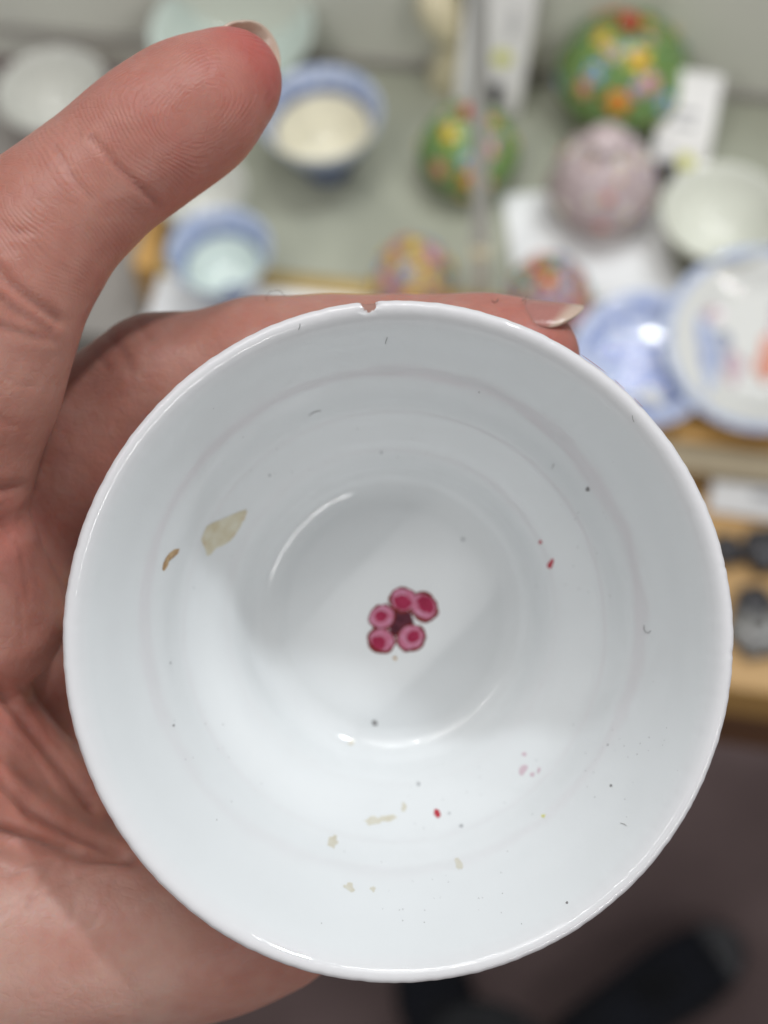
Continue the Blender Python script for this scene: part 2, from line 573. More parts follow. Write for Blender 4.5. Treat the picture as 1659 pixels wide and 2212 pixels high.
flower = patch("painted_flower", 866, 1346, 27, 30, 0.3, M_dark, cup, n=18, rough=0.15, lift=0.05)
flower["label"] = "five petalled crimson flower painted on the cup floor"
for k, (x, y, a, rx, ry) in enumerate(((870, 1296, 0.2, 28, 25), (915, 1311, 0.9, 31, 28), (826, 1333, -0.4, 30, 27),
                                      (824, 1383, 0.5, 29, 26), (888, 1378, -0.6, 29, 26))):
    rx, ry = rx * (1.10 + 0.04 * math.sin(k * 2.1)), ry * (1.08 + 0.06 * math.cos(k * 1.7))
    pt = patch("petal", x, y, rx, ry, a, M_outline, flower, n=20, rough=0.07, lift=0.07 + 0.004 * k, seed=k)
    # glaze colour inside the outline, raised on the petal
    def ring(s, m, lift, dx=0, dy=0):
        q = patch("x", x + dx, y + dy, rx * s, ry * s, a, m, None, n=20, rough=0.06, lift=lift, seed=k + 9)
        me = q.data
        bpy.data.objects.remove(q)
        return me
    for s, m, lf, dx, dy in ((0.84 - 0.03 * (k % 2), M_pink, 0.095, 1 - k % 3, -1), (0.64 if k < 2 else 0.56, M_crim, 0.12, (0, 3, -2, -4, 3)[k], (3, -4, -2, 3, -2)[k])):
        me = ring(s, m, lf + 0.004 * k, dx, dy)
        bm = bmesh.new()
        bm.from_mesh(pt.data)
        nb = len(bm.faces)
        bm.from_mesh(me)
        bm.faces.ensure_lookup_table()
        pt.data.materials.append(m)
        idx = len(pt.data.materials) - 1
        for f in bm.faces[nb:]:
            f.material_index = idx
        bm.to_mesh(pt.data)
        bm.free()

big = [(440, 1150), (447, 1136), (462, 1128), (478, 1122), (500, 1112), (520, 1104), (531, 1101), (529, 1114), (523, 1128),
       (514, 1146), (505, 1158), (497, 1168), (482, 1178), (466, 1184), (456, 1197), (447, 1201), (443, 1186), (438, 1176), (434, 1165)]
s = patch("stain", 480, 1150, 1, 1, 0, M_stain, cup, pts=big, rings=4, lift=0.035)
s["label"] = "large pale yellow leaf shaped stain"
for (x, y, a_, b_, an) in ((528, 1114, 3, 13, 0.35), (441, 1168, 4, 17, -0.15), (449, 1143, 3, 10, 0.7), (505, 1156, 2, 9, 0.6)):
    patch("stain", x, y, a_, b_, an, M_brownp, cup, rough=0.5, lift=0.05)
s = patch("stain", 362, 1214, 1, 1, 0, M_brown, cup, lift=0.05,
          pts=[(350, 1231), (352, 1218), (358, 1205), (366, 1194), (377, 1186), (388, 1185), (384, 1196), (374, 1201), (366, 1210), (361, 1224), (355, 1233)])
s["label"] = "small curved brown fleck"
for (x, y, a, b, an) in ((805, 1773, 18, 11, -0.3), (836, 1768, 20, 8, -0.1), (719, 1819, 11, 13, 0), (754, 1917, 11, 9, 0.4),
                         (990, 1868, 8, 14, -0.2), (873, 1742, 6, 9, 0), (806, 1920, 6, 6, 0)):
    patch("stain", x, y, a, b, an, M_stainp, cup, rough=0.4, lift=0.03)
for (x, y, a, b, m) in ((1190, 1218, 6, 10, M_red), (945, 1757, 8, 9, M_red), (1168, 1170, 3.5, 4, M_red), (1164, 1664, 4, 7, M_pinkf),
                        (1131, 1662, 8, 13, M_pinkf), (1133, 1630, 5, 4, M_pinkf), (1150, 1672, 5, 5, M_pinkf), (853, 1421, 5, 4, M_brown),
                        (1174, 1763, 4, 4, M_yel)):
    f_ = patch("fleck", x, y, a, b, 0.3, m, cup, rough=0.35, lift=0.04, n=10)
for (x, y, r_, m) in ((809, 1561, 6.5, M_speck), (1270, 1056, 5, M_speck), (1035, 847, 2, M_speck), (375, 1567, 2.5, M_speck), (904, 1694, 4.5, M_speckp),
                      (996, 1784, 4, M_speckp), (970, 1757, 3, M_speckp), (1320, 1697, 3, M_speck), (1225, 1950, 3, M_speck), (1313, 1609, 2, M_speck),
                      (824, 977, 4, M_speckp), (582, 1027, 3, M_speckp), (368, 1432, 3, M_speckp), (1000, 1165, 4, M_speckp), (760, 1603, 7, M_stainp)):
    patch("speck", x, y, r_, r_, 0, m, cup, rough=0.3, lift=0.03, n=8, rings=1)
# dust specks far too small to count: one joined part
V, F = [], []
rs = random.Random(5)
cl = [(1310, 1620, 110, 85, 26), (1020, 1950, 150, 80, 10), (880, 1960, 60, 50, 8), (1000, 1800, 260, 170, 24), (700, 1000, 300, 140, 22),
      (1300, 1200, 120, 200, 18), (450, 1600, 120, 220, 16)]
for (cx, cy, sx, sy, n) in cl:
    for _ in range(n):
        x, y = rs.gauss(cx, sx * .55), rs.gauss(cy, sy * .55)
        if math.hypot(x - 862, y - 1391) > 690:
            continue
        b_ = len(V)
        r_ = rs.uniform(0.6, 1.3)
        for k in range(5):
            a = k * 1.2566
            V.append(on_cup(x + r_ * math.cos(a), y + r_ * math.sin(a), 0.03))
        F.append(tuple(b_ + k for k in (4, 3, 2, 1, 0)))
dust = mesh("dust_specks", V, F, M_speck, cup)
tag(dust, kind="stuff")


def hairline(pts, m, w=0.9, name="fibre"):
    V, F = [], []
    for i, (x, y) in enumerate(pts):
        a, b_ = pts[max(i - 1, 0)], pts[min(i + 1, len(pts) - 1)]
        dx, dy = b_[0] - a[0], b_[1] - a[1]
        l = math.hypot(dx, dy)
        nx, ny = -dy / l * w, dx / l * w
        V += [on_cup(x + nx, y + ny, .03), on_cup(x, y, .08), on_cup(x - nx, y - ny, .03)]
    for i in range(len(pts) - 1):
        k = i * 3
        F += [(k, k + 1, k + 4, k + 3), (k + 1, k + 2, k + 5, k + 4)]
    return mesh(name, V, F, m, cup)


M_fibre = material("grey_fibre", (0.40, 0.40, 0.40), 0.6)
for p in ([(667, 898), (675, 892), (684, 888), (693, 887)], [(833, 742), (834, 736), (837, 728)], [(1192, 1012), (1195, 1006), (1196, 1000)],
          [(1392, 1350), (1391, 1358), (1395, 1366), (1402, 1367), (1406, 1362)], [(1341, 1778), (1348, 1780), (1354, 1784)], [(1366, 897), (1367, 905), (1370, 911)],
          [(645, 712), (648, 704), (648, 699)]):
    hairline(p, M_fibre)

# overglaze enamel on the outer edge of the rim, seen as a thin pink line
M_rimpink = material("pink_rim_enamel", (0.42, 0.13, 0.16), 0.25, color2=(0.55, 0.25, 0.28), nscale=800)


def rim_band(a0, a1, r0, r1, z0, z1, m):
    n = max(6, int((a1 - a0) * 60))
    V, F = [], []
    for i in range(n + 1):
        a = a0 + (a1 - a0) * i / n
        e = math.sin(math.pi * i / n) ** 0.4
        for r_, z_ in ((r0, z0), (r0 + (r1 - r0) * e, z0 + (z1 - z0) * e)):
            V.append((r_ * math.cos(a) * .001, r_ * math.sin(a) * .001, z_ * .001))
    for i in range(n):
        F.append((2 * i, 2 * i + 1, 2 * i + 3, 2 * i + 2))
    o_ = mesh("rim_enamel", V, F, m, cup)
    return o_


for (x0, y0, x1, y1) in ((1250, 775, 1310, 826), (1320, 835, 1345, 860), (1362, 872, 1386, 895)):
    a1 = math.atan2(1391 - y0, x0 - 862)
    a0 = math.atan2(1391 - y1, x1 - 862)
    rim_band(a0, a1, 32.72, 32.60, -0.95, -0.55, M_rimpink)

# ------------------------------------------------------------------ hand


def hp(px, py, z):
    s_ = (150.0 - z) / 3318.0
    return np.array([(px - 829.5) * s_, (1106.0 - py) * s_, z])


G0 = np.array([-112.0, -88.0, -66.0])
G1 = np.array([24.0, 52.0, 6.0])
H = 0.42
NX, NY, NZ = [int(math.ceil((G1[i] - G0[i]) / H)) + 1 for i in range(3)]
XS, YS, ZS = [(G0[i] + H * np.arange(n)).astype(np.float32) for i, n in enumerate((NX, NY, NZ))]


def newf():
    return np.full((NX, NY, NZ), 30.0, np.float32)


def smin(a, b, k):
    h = np.maximum(k - np.abs(a - b), 0) / k
    return np.minimum(a, b) - h * h * k * 0.25


def cone(f, p, q, r0, r1, k, pad=9.0):
    """blend a rounded cone from p to q into the field"""
    p, q = np.asarray(p, float), np.asarray(q, float)
    rm = max(r0, r1) + pad
    lo = np.minimum(p, q) - rm
    hi = np.maximum(p, q) + rm
    i0 = np.maximum(((lo - G0) / H).astype(int), 0)
    i1 = np.minimum(((hi - G0) / H).astype(int) + 1, (NX, NY, NZ))
    if (i1 <= i0).any():
        return
    sl = tuple(slice(a, b) for a, b in zip(i0, i1))
    X = XS[sl[0]][:, None, None] - p[0]
    Y = YS[sl[1]][None, :, None] - p[1]
    Z = ZS[sl[2]][None, None, :] - p[2]
    d = q - p
    L = max(float(d @ d), 1e-9)
    t = np.clip((X * d[0] + Y * d[1] + Z * d[2]) / L, 0, 1)
    t = t.astype(np.float32)
    dist = np.sqrt((X - t * d[0]) ** 2 + (Y - t * d[1]) ** 2 + (Z - t * d[2]) ** 2) - (r0 + (r1 - r0) * t)
    f[sl] = smin(f[sl], dist.astype(np.float32), k)


def chain(pts, k):
    f = newf()
    for a, b in zip(pts[:-1], pts[1:]):
        cone(f, a[0], b[0], a[1], b[1], k)
    return f


INDEX = [(hp(-115, 1010, -11), 9.2), (hp(-62, 800, -8), 8.7), (hp(0, 625, -7), 8.15), (hp(103, 480, -8), 7.1),
         (hp(221, 377, -9), 6.35), (hp(332, 290, -9), 6.55), (hp(425, 228, -10), 6.2), (hp(500, 173, -11.5), 5.3)]
MIDDLE = [(hp(20, 1120, -27), 9.4), (hp(180, 960, -26), 8.6), (hp(340, 836, -24.5), 7.45), (hp(560, 790, -23), 6.9),
          (hp(720, 785, -21.5), 6.75), (hp(880, 783, -20), 6.6), (hp(1040, 778, -18.5), 6.4), (hp(1133, 772, -17), 6.0)]
RING = [(np.array([-47., -4, -42]), 9.0), (np.array([-26., 10, -41]), 7.2), (np.array([-8., 10.5, -39.5]), 6.6), (np.array([9., 7, -38.5]), 5.8)]
LITTLE = [(np.array([-48., -14, -56]), 8.2), (np.array([-28., -2, -55]), 6.4), (np.array([-12., 2, -51]), 5.8), (np.array([2., -3, -46.5]), 5.2)]
THUMB = [(np.array([-66., -48, -26]), 14.0), (hp(-70, 2030, -19), 11.8), (hp(140, 2030, -21), 10.4), (hp(330, 2012, -22), 9.6),
         (hp(480, 1990, -23), 9.0), (hp(600, 1970, -24), 8.3)]

palm = newf()
for a, ra, b, rb in (((-54, 4, -14), 10, (-57, -8, -56), 11), ((-58, -8, -16), 11, (-60, -24, -54), 13), ((-60, -24, -18), 11, (-64, -44, -52), 14),
                     ((-62, -40, -24), 12, (-78, -52, -38), 15), ((-78, -52, -38), 15, (-118, -70, -40), 17),
                     ((-70, -10, -40), 14, (-90, -50, -40), 16)):
    cone(palm, np.array(a, float), np.array(b, float), ra, rb, 6)
cone(palm, hp(-50, 1185, -13), hp(-22, 1330, -18), 6.6, 8.4, 3)        # pad at the base of the index finger
cone(palm, hp(30, 1240, -27), hp(20, 1400, -30), 7.0, 7.0, 4)
cone(palm, hp(-10, 1400, -32), hp(150, 1660, -33), 8.0, 7.0, 4)
web = newf()
cone(web, hp(-90, 1500, -19), hp(110, 1690, -23), 6.5, 4.5, 2.0)
cone(web, hp(110, 1690, -23), hp(235, 1835, -25), 4.5, 3.2, 2.0)
cone(web, hp(-80, 1700, -14), hp(60, 1790, -17), 5.0, 4.2, 1.6)
cone(web, hp(60, 1790, -17), hp(220, 1862, -22), 4.2, 3.4, 1.6)
cone(web, hp(-90, 1610, -30), hp(120, 1800, -31), 8, 6, 3)

F_ = smin(palm, web, 2.0)
F_ = smin(F_, chain(RING, 3), 3)
F_ = smin(F_, chain(LITTLE, 3), 3)
F_ = smin(F_, chain(MIDDLE, 4), 2.2)
F_ = smin(F_, chain(THUMB, 5), 1.8)
F_ = smin(F_, chain(INDEX, 4), 1.3)
# keep the flesh off the cup: press it against the porcelain
cupc = (CUPM.inverted() @ RIG)
ii = np.array(OUTER)
AX, AY = 1.47, -12.9
rad = np.sqrt((XS[:, None] - AX) ** 2 + (YS[None, :] - AY) ** 2)
zo = ii[:, 1][:13][::-1]
ro = ii[:, 0][:13][::-1]
Rz = np.interp(ZS, zo, ro, left=-50, right=32.6)
Rz = np.where(ZS > 0.5, -50, Rz)
F_ = np.maximum(F_, ((Rz[None, None, :] + 0.35) - rad[:, :, None]).astype(np.float32) * 0.9)


def surface_nets(f):
    s = f < 0
    nx, ny, nz = f.shape
    cnt = np.zeros((nx - 1, ny - 1, nz - 1), np.int8)
    for dx in (0, 1):
        for dy in (0, 1):
            for dz in (0, 1):
                cnt += s[dx:nx - 1 + dx, dy:ny - 1 + dy, dz:nz - 1 + dz]
    act = (cnt > 0) & (cnt < 8)
    I = np.argwhere(act)
    idx = np.full(act.shape, -1, np.int64)
    idx[act] = np.arange(len(I))
    acc = np.zeros((len(I), 3))
    num = np.zeros(len(I))
    cs = [(a, b, c) for a in (0, 1) for b in (0, 1) for c in (0, 1)]
    for a in cs:
        for ax_ in range(3):
            if a[ax_] == 0:
                b = list(a); b[ax_] = 1
                va = f[I[:, 0] + a[0], I[:, 1] + a[1], I[:, 2] + a[2]]
                vb = f[I[:, 0] + b[0], I[:, 1] + b[1], I[:, 2] + b[2]]
                c = (va < 0) != (vb < 0)
                t = np.where(c, va / np.where(c, va - vb, 1), 0)
                p = np.array(a, float)[None].repeat(len(I), 0)
                p[:, ax_] += t
                acc[c] += p[c]
                num[c] += 1
    V = (I + acc / num[:, None]) * H + G0
    faces = []
    for ax_ in range(3):
        sh = [slice(None)] * 3
        sh2 = [slice(None)] * 3
        sh[ax_] = slice(0, -1)
        sh2[ax_] = slice(1, None)
        a, b = s[tuple(sh)], s[tuple(sh2)]
        E = np.argwhere(a != b)
        o1, o2 = [(1, 2), (2, 0), (0, 1)][ax_]
        ok = (E[:, o1] > 0) & (E[:, o2] > 0)
        for ax2 in (o1, o2):
            ok &= E[:, ax2] < f.shape[ax2] - 1
        E = E[ok]
        fl_ = a[tuple(E.T)]

        def at_(d1, d2):
            q = E.copy()
            q[:, o1] += d1
            q[:, o2] += d2
            return idx[tuple(q.T)]
        Q = np.stack([at_(-1, -1), at_(0, -1), at_(0, 0), at_(-1, 0)], 1)
        Q[~fl_] = Q[~fl_][:, ::-1]
        faces.append(Q)
    return V, np.vstack(faces)


HV, HF = surface_nets(F_)
# light smoothing
E = np.vstack([HF[:, [0, 1]], HF[:, [1, 2]], HF[:, [2, 3]], HF[:, [3, 0]]])
E = np.vstack([E, E[:, ::-1]])
deg = np.bincount(E[:, 0], minlength=len(HV))[:, None]


def lap(A):
    s_ = np.zeros_like(A)
    for c in range(A.shape[1]):
        s_[:, c] = np.bincount(E[:, 0], weights=A[E[:, 1], c], minlength=len(A))
    return s_ / np.maximum(deg, 1)


for _ in range(7):
    HV = HV + 0.5 * (lap(HV) - HV)


def vnormals(V, Fq):
    n = np.cross(V[Fq[:, 2]] - V[Fq[:, 0]], V[Fq[:, 3]] - V[Fq[:, 1]])
    out = np.zeros_like(V)
    for k in range(4):
        for c in range(3):
            out[:, c] += np.bincount(Fq[:, k], weights=n[:, c], minlength=len(V))
    return out / np.maximum(np.linalg.norm(out, axis=1), 1e-9)[:, None]


HN = vnormals(HV, HF)
sc_ = 3318.0 / (150.0 - HV[:, 2])
PX = 829.5 + HV[:, 0] * sc_
PY = 1106.0 - HV[:, 1] * sc_


def polydist(px, py, pts):
    best = np.full(len(px), 1e9)
    for (x0, y0), (x1, y1) in zip(pts[:-1], pts[1:]):
        dx, dy = x1 - x0, y1 - y0
        t = np.clip(((px - x0) * dx + (py - y0) * dy) / (dx * dx + dy * dy), 0, 1)
        best = np.minimum(best, np.hypot(px - x0 - t * dx, py - y0 - t * dy))
    return best


disp = np.zeros(len(HV))
front = np.clip(HN[:, 2] * 2.0, 0, 1)
creases = [  # flexion folds on the palm side of the hand: points, depth mm, width
    ([(200, 300), (240, 345), (285, 390), (330, 430), (372, 470)], 0.34, 8),
    ([(120, 318), (150, 372), (195, 425)], 0.22, 8),
    ([(-20, 560), (20, 610), (70, 650), (125, 690)], 0.55, 12),
    ([(-30, 620), (30, 668), (110, 715)], 0.40, 11),
    ([(-20, 700), (50, 722), (115, 735)], 0.30, 10),
    ([(0, 480), (30, 500), (70, 500)], 0.2, 9),
    ([(-40, 1050), (10, 1058), (50, 1050)], 0.8, 14),
    ([(-20, 1100), (40, 1075), (60, 1055)], 0.3, 10),
    ([(-40, 1455), (40, 1540), (120, 1640), (200, 1740)], 1.0, 15),
    ([(-30, 1640), (60, 1745), (160, 1805), (250, 1835)], 0.9, 14),
    ([(-30, 1790), (80, 1822), (180, 1850), (280, 1856)], 1.1, 14),
    ([(-20, 1900), (60, 1880), (140, 1872)], 0.12, 8),
    ([(60, 1960), (90, 1900), (110, 1870)], 0.15, 8),
    ([(150, 1990), (170, 1920), (185, 1880)], 0.12, 8),
    ([(230, 720), (262, 760), (285, 800)], 0.25, 10),
    ([(-10, 1115), (45, 1190), (60, 1290)], 0.16, 6), ([(-10, 1230), (40, 1290), (50, 1390)], 0.14, 6), ([(60, 1130), (95, 1190), (110, 1270)], 0.10, 5),
    ([(-10, 1560), (60, 1620), (120, 1720)], 0.25, 7), ([(40, 1480), (110, 1590), (190, 1690)], 0.25, 7), ([(0, 1700), (70, 1770)], 0.2, 6),
    ([(20, 1900), (60, 1870), (120, 1860)], 0.14, 5), ([(100, 1930), (180, 1890), (240, 1880)], 0.12, 5), ([(-10, 1990), (50, 1940), (90, 1930)], 0.10, 5),
    ([(200, 2000), (240, 1930), (255, 1880)], 0.10, 5), ([(70, 520), (110, 560), (150, 590)], 0.12, 6), ([(60, 400), (90, 440), (140, 480)], 0.10, 5),
    ([(-10, 800), (40, 830), (80, 835)], 0.12, 6), ([(-10, 900), (30, 920), (60, 925)], 0.10, 6), ([(350, 700), (380, 740)], 0.12, 6),
    ([(205, 760), (235, 800)], 0.16, 7), ([(255, 735), (280, 775)], 0.14, 6),
    ([(300, 700), (325, 735)], 0.18, 8),
]
for pts, dp, wd in creases:
    dp = dp * (0.8 if dp > 0.5 else 0.62)
    d = polydist(PX, PY, pts)
    disp -= dp * np.exp(-(d / wd) ** 2) * front
    disp += dp * 0.25 * np.exp(-((d - wd * 2.2) / (wd * 1.4)) ** 2) * front
HV = HV + HN * disp[:, None]
HN = vnormals(HV, HF)

# finger coordinates for the ridges and the colour
A = INDEX[3][0]
B = INDEX[7][0]
axis_i = (B - A) / np.linalg.norm(B - A)
side_i = np.cross(axis_i, [0, 0, 1.0])
side_i /= np.linalg.norm(side_i)
rel = HV - B
si = rel @ axis_i
ti = rel @ side_i                      # + towards the lower right edge
core_s, core_t = -6.0, 2.6
whorl = np.sqrt(((si - core_s) * 0.62) ** 2 + ((ti - core_t - 0.05 * si) * 1.30) ** 2 + 1.5)
straight = -(si - core_s) * 0.95 + 0.035 * (ti - 1) ** 2 + 1.2
wmix = 1 / (1 + np.exp((-(si) - 11.5) * 0.9))
phase = whorl * wmix + straight * (1 - wmix)
phase += 0.38 * np.sin(si * 0.55 + ti * 0.45) + 0.22 * np.sin(ti * 0.9 - si * 0.2)
dI = np.full(len(HV), 1e9)
for (p, r_), (q, r2) in zip(INDEX[2:-1], INDEX[3:]):
    d = q - p
    t = np.clip(((HV - p) @ d) / (d @ d), 0, 1)
    dI = np.minimum(dI, np.linalg.norm(HV - p - t[:, None] * d, axis=1) - (r_ + (r2 - r_) * t))
onI = np.clip(1.0 - dI / 1.5, 0, 1) * np.clip(HN[:, 2] * 2.2 - 0.1, 0, 1)
ridge_amt = onI * np.clip((si + 33) / 6, 0, 1)
dT = 1 / (1 + np.exp(-(si + 17) / 3.5)) * np.clip(1.0 - dI / 1.5, 0, 1)

base = np.array([0.50, 0.258, 0.205])
tipc = np.array([0.52, 0.140, 0.126])
pale = np.array([0.57, 0.36, 0.30])
warm = np.array([0.50, 0.232, 0.178])
colr = np.repeat(base[None], len(HV), 0)


def mixc(c, w):
    global colr
    colr = colr * (1 - w[:, None]) + c[None] * w[:, None]


mixc(warm, np.clip(onI, 0, 1) * 0.6)
mixc(tipc, np.clip(dT, 0, 1) * 0.85)
mtip = HV - MIDDLE[-1][0]
mixc(tipc, np.clip(1.2 - np.linalg.norm(mtip, axis=1) / 9, 0, 1) * 0.6)
mixc(pale, np.clip((PY - 1800) / 90, 0, 1) * np.clip((500 - PX) / 150, 0, 1) * 0.75)
pinkz = np.exp(-(((PX - 20) / 90) ** 2 + ((PY - 1180) / 120) ** 2)) + 0.6 * np.exp(-(((PX - 10) / 110) ** 2 + ((PY - 1560) / 110) ** 2))
mixc(np.array([0.48, 0.18, 0.15]), np.clip(pinkz, 0, 1) * 0.6)
for pts, dp, wd in creases:
    d = polydist(PX, PY, pts)
    mixc(np.array([0.36, 0.13, 0.10]), np.exp(-(d / (wd * 0.7)) ** 2) * front * min(dp, 0.6) * 0.6)  # shade of the folds painted into the skin colour

M_skin = bpy.data.materials.new("skin")
M_skin.use_nodes = True
nt = M_skin.node_tree
b = nt.nodes["Principled BSDF"]
b.inputs["Roughness"].default_value = 0.42
b.inputs["Specular IOR Level"].default_value = 0.3
b.inputs["Subsurface Weight"].default_value = 0.85
b.inputs["Subsurface Radius"].default_value = (1.0, 0.32, 0.18)
b.inputs["Subsurface Scale"].default_value = 0.0016
at_c = nt.nodes.new("ShaderNodeAttribute"); at_c.attribute_name = "tone"
tc = nt.nodes.new("ShaderNodeTexCoord")


def noise(scale, detail=3):
    n = nt.nodes.new("ShaderNodeTexNoise")
    n.inputs["Scale"].default_value = scale
    n.inputs["Detail"].default_value = detail
    nt.links.new(tc.outputs["Object"], n.inputs["Vector"])
    return n.outputs["Fac"]


def math_(op, a, b_=None):
    n = nt.nodes.new("ShaderNodeMath")
    n.operation = op
    for k, v in enumerate((a, b_)):
        if v is None:
            continue
        if isinstance(v, (int, float)):
            n.inputs[k].default_value = v
        else:
            nt.links.new(v, n.inputs[k])
    return n.outputs[0]


mot = nt.nodes.new("ShaderNodeMix"); mot.data_type = 'RGBA'; mot.blend_type = 'MULTIPLY'
mot.inputs["B"].default_value = (0.90, 0.74, 0.72, 1)
mr = nt.nodes.new("ShaderNodeMapRange")
mr.inputs["From Min"].default_value = 0.38; mr.inputs["From Max"].default_value = 0.62
mr.inputs["To Max"].default_value = 0.8
nt.links.new(math_('ADD', math_('MULTIPLY', noise(110, 3), 0.6), math_('MULTIPLY', noise(420, 5), 0.4)), mr.inputs["Value"])
nt.links.new(mr.outputs["Result"], mot.inputs["Factor"])
nt.links.new(at_c.outputs["Color"], mot.inputs["A"])

at_p = nt.nodes.new("ShaderNodeAttribute"); at_p.attribute_name = "ridge_phase"
at_a = nt.nodes.new("ShaderNodeAttribute"); at_a.attribute_name = "ridge_amount"
ph = math_('ADD', math_('MULTIPLY', at_p.outputs["Fac"], 2 * math.pi / 0.47), math_('MULTIPLY', noise(380, 3), 7.0))
rg = math_('MULTIPLY', math_('SINE', ph), math_('MULTIPLY', at_a.outputs["Fac"], 0.5))
rg = math_('MULTIPLY', rg, math_('MULTIPLY', math_('MAXIMUM', math_('SUBTRACT', noise(170, 3), 0.36), 0.0), 4.0))
rmix = nt.nodes.new("ShaderNodeMix"); rmix.data_type = 'RGBA'; rmix.blend_type = 'MULTIPLY'
rmix.inputs["B"].default_value = (0.90, 0.82, 0.81, 1)
nt.links.new(math_('MULTIPLY', math_('SUBTRACT', 0.5, rg), at_a.outputs["Fac"]), rmix.inputs["Factor"])
nt.links.new(mot.outputs["Result"], rmix.inputs["A"])
nt.links.new(rmix.outputs["Result"], b.inputs["Base Color"])
bp1 = nt.nodes.new("ShaderNodeBump"); bp1.inputs["Distance"].default_value = 0.00009; bp1.inputs["Strength"].default_value = 1.0
nt.links.new(rg, bp1.inputs["Height"])
vor = nt.nodes.new("ShaderNodeTexVoronoi"); vor.feature = 'DISTANCE_TO_EDGE'; vor.inputs["Scale"].default_value = 900
nt.links.new(tc.outputs["Object"], vor.inputs["Vector"])
vs = math_('MINIMUM', vor.outputs["Distance"], 0.12)
bp2 = nt.nodes.new("ShaderNodeBump"); bp2.inputs["Distance"].default_value = 0.0006; bp2.inputs["Strength"].default_value = 0.22
nt.links.new(vs, bp2.inputs["Height"])
bp3 = nt.nodes.new("ShaderNodeBump"); bp3.inputs["Distance"].default_value = 0.0008; bp3.inputs["Strength"].default_value = 0.25
nt.links.new(noise(500, 5), bp3.inputs["Height"])
nt.links.new(bp3.outputs["Normal"], bp2.inputs["Normal"])
nt.links.new(bp2.outputs["Normal"], bp1.inputs["Normal"])
nt.links.new(bp1.outputs["Normal"], b.inputs["Normal"])

me = bpy.data.meshes.new("hand")
me.vertices.add(len(HV))
me.vertices.foreach_set("co", (HV * 0.001).astype(np.float32).ravel())
me.loops.add(HF.size)
me.loops.foreach_set("vertex_index", HF.astype(np.int32).ravel())
me.polygons.add(len(HF))
me.polygons.foreach_set("loop_start", np.arange(0, HF.size, 4, dtype=np.int32))
me.polygons.foreach_set("use_smooth", np.ones(len(HF), dtype=bool))
me.update(calc_edges=True)
me.validate()
ca = me.color_attributes.new("tone", 'FLOAT_COLOR', 'POINT')
ca.data.foreach_set("color", np.hstack([colr, np.ones((len(HV), 1))]).astype(np.float32).ravel())
for nm, arr in (("ridge_phase", phase), ("ridge_amount", ridge_amt)):
    a_ = me.attributes.new(nm, 'FLOAT', 'POINT')
    a_.data.foreach_set("value", arr.astype(np.float32))
me.materials.append(M_skin)
hand = link("hand", me, None, RIG)
tag(hand, "bare left hand gripping the white teacup, index finger raised", "hand")
bpy.context.view_layer.update()

M_nail = material("nail_plate", (0.46, 0.21, 0.175), 0.24, spec=0.5, bump=0.15, bscale=900, sss=0.4)
_t = M_nail.node_tree.nodes.new("ShaderNodeAttribute")
_t.attribute_name = "tone"
M_nail.node_tree.links.new(_t.outputs["Color"], M_nail.node_tree.nodes["Principled BSDF"].inputs["Base Color"])


def nail(center, axis, dorsal, r, half, s0, s1, free, label, droop=0.0, point=0.25):
    a = np.array(axis, float); a /= np.linalg.norm(a)
    d = np.array(dorsal, float); d -= a * (d @ a); d /= np.linalg.norm(d)
    e = np.cross(a, d)
    ns, nt_ = 22, 18
    V, F, tn = [], [], []
    for lay in (0, 1):
        for i in range(ns + 1):
            u = i / ns
            s_ = s0 + (s1 - s0) * u
            w = half * (0.50 + 0.5 * min(1, u * 2.6) ** 0.7) * (1 - point * max(0, (u - 0.72) / 0.28) ** 2.2)
            for j in range(nt_ + 1):
                th = w * (2 * j / nt_ - 1)
                rr = r - 0.3 * lay - 0.22 * (2 * j / nt_ - 1) ** 2 - droop * u * u - 0.25 * max(0, 0.4 - u) / 0.4 - 0.25 * max(0, 0.15 - u) / 0.15
                # rounded free edge
                ss = s_ - 2.4 * max(0, (u - 0.5) / 0.5) * (abs(2 * j / nt_ - 1)) ** 2.2
                V.append(np.array(center) + a * ss + rr * (d * math.cos(th) + e * math.sin(th)))
                q = min(1, max(0, (u - free + 0.07 * abs(2 * j / nt_ - 1)) / 0.16))
                q = q * q * (3 - 2 * q)
                m_ = max(0, 1 - abs(u - 0.12) / 0.14) * 0.35            # paler half moon
                tn.append([(1 - q) * ((1 - m_) * c0 + m_ * c2) + q * c1 for c0, c1, c2 in
                           zip((0.44, 0.195, 0.165), (0.60, 0.45, 0.36), (0.55, 0.33, 0.29))] + [1.0])
    n = (ns + 1) * (nt_ + 1)
    for i in range(ns):
        for j in range(nt_):
            q = i * (nt_ + 1) + j
            f = (q, q + 1, q + nt_ + 2, q + nt_ + 1)
            F.append(f)
            F.append(tuple(x + n for x in f[::-1]))
    rim = [j for j in range(nt_ + 1)] + [i * (nt_ + 1) + nt_ for i in range(1, ns + 1)] + \
          [ns * (nt_ + 1) + j for j in range(nt_ - 1, -1, -1)] + [i * (nt_ + 1) for i in range(ns - 1, 0, -1)]
    for x, y in zip(rim, rim[1:] + rim[:1]):
        F.append((x, x + n, y + n, y))
    o_ = mesh("fingernail", np.array(V) * 0.001, F, M_nail, hand, Matrix())
    ca_ = o_.data.color_attributes.new("tone", 'FLOAT_COLOR', 'POINT')
    ca_.data.foreach_set("color", np.array(tn, np.float32).ravel())
    bm = bmesh.new(); bm.from_mesh(o_.data)
    bmesh.ops.recalc_face_normals(bm, faces=bm.faces)
    bm.to_mesh(o_.data); bm.free()
    o_["label"] = label
    return o_


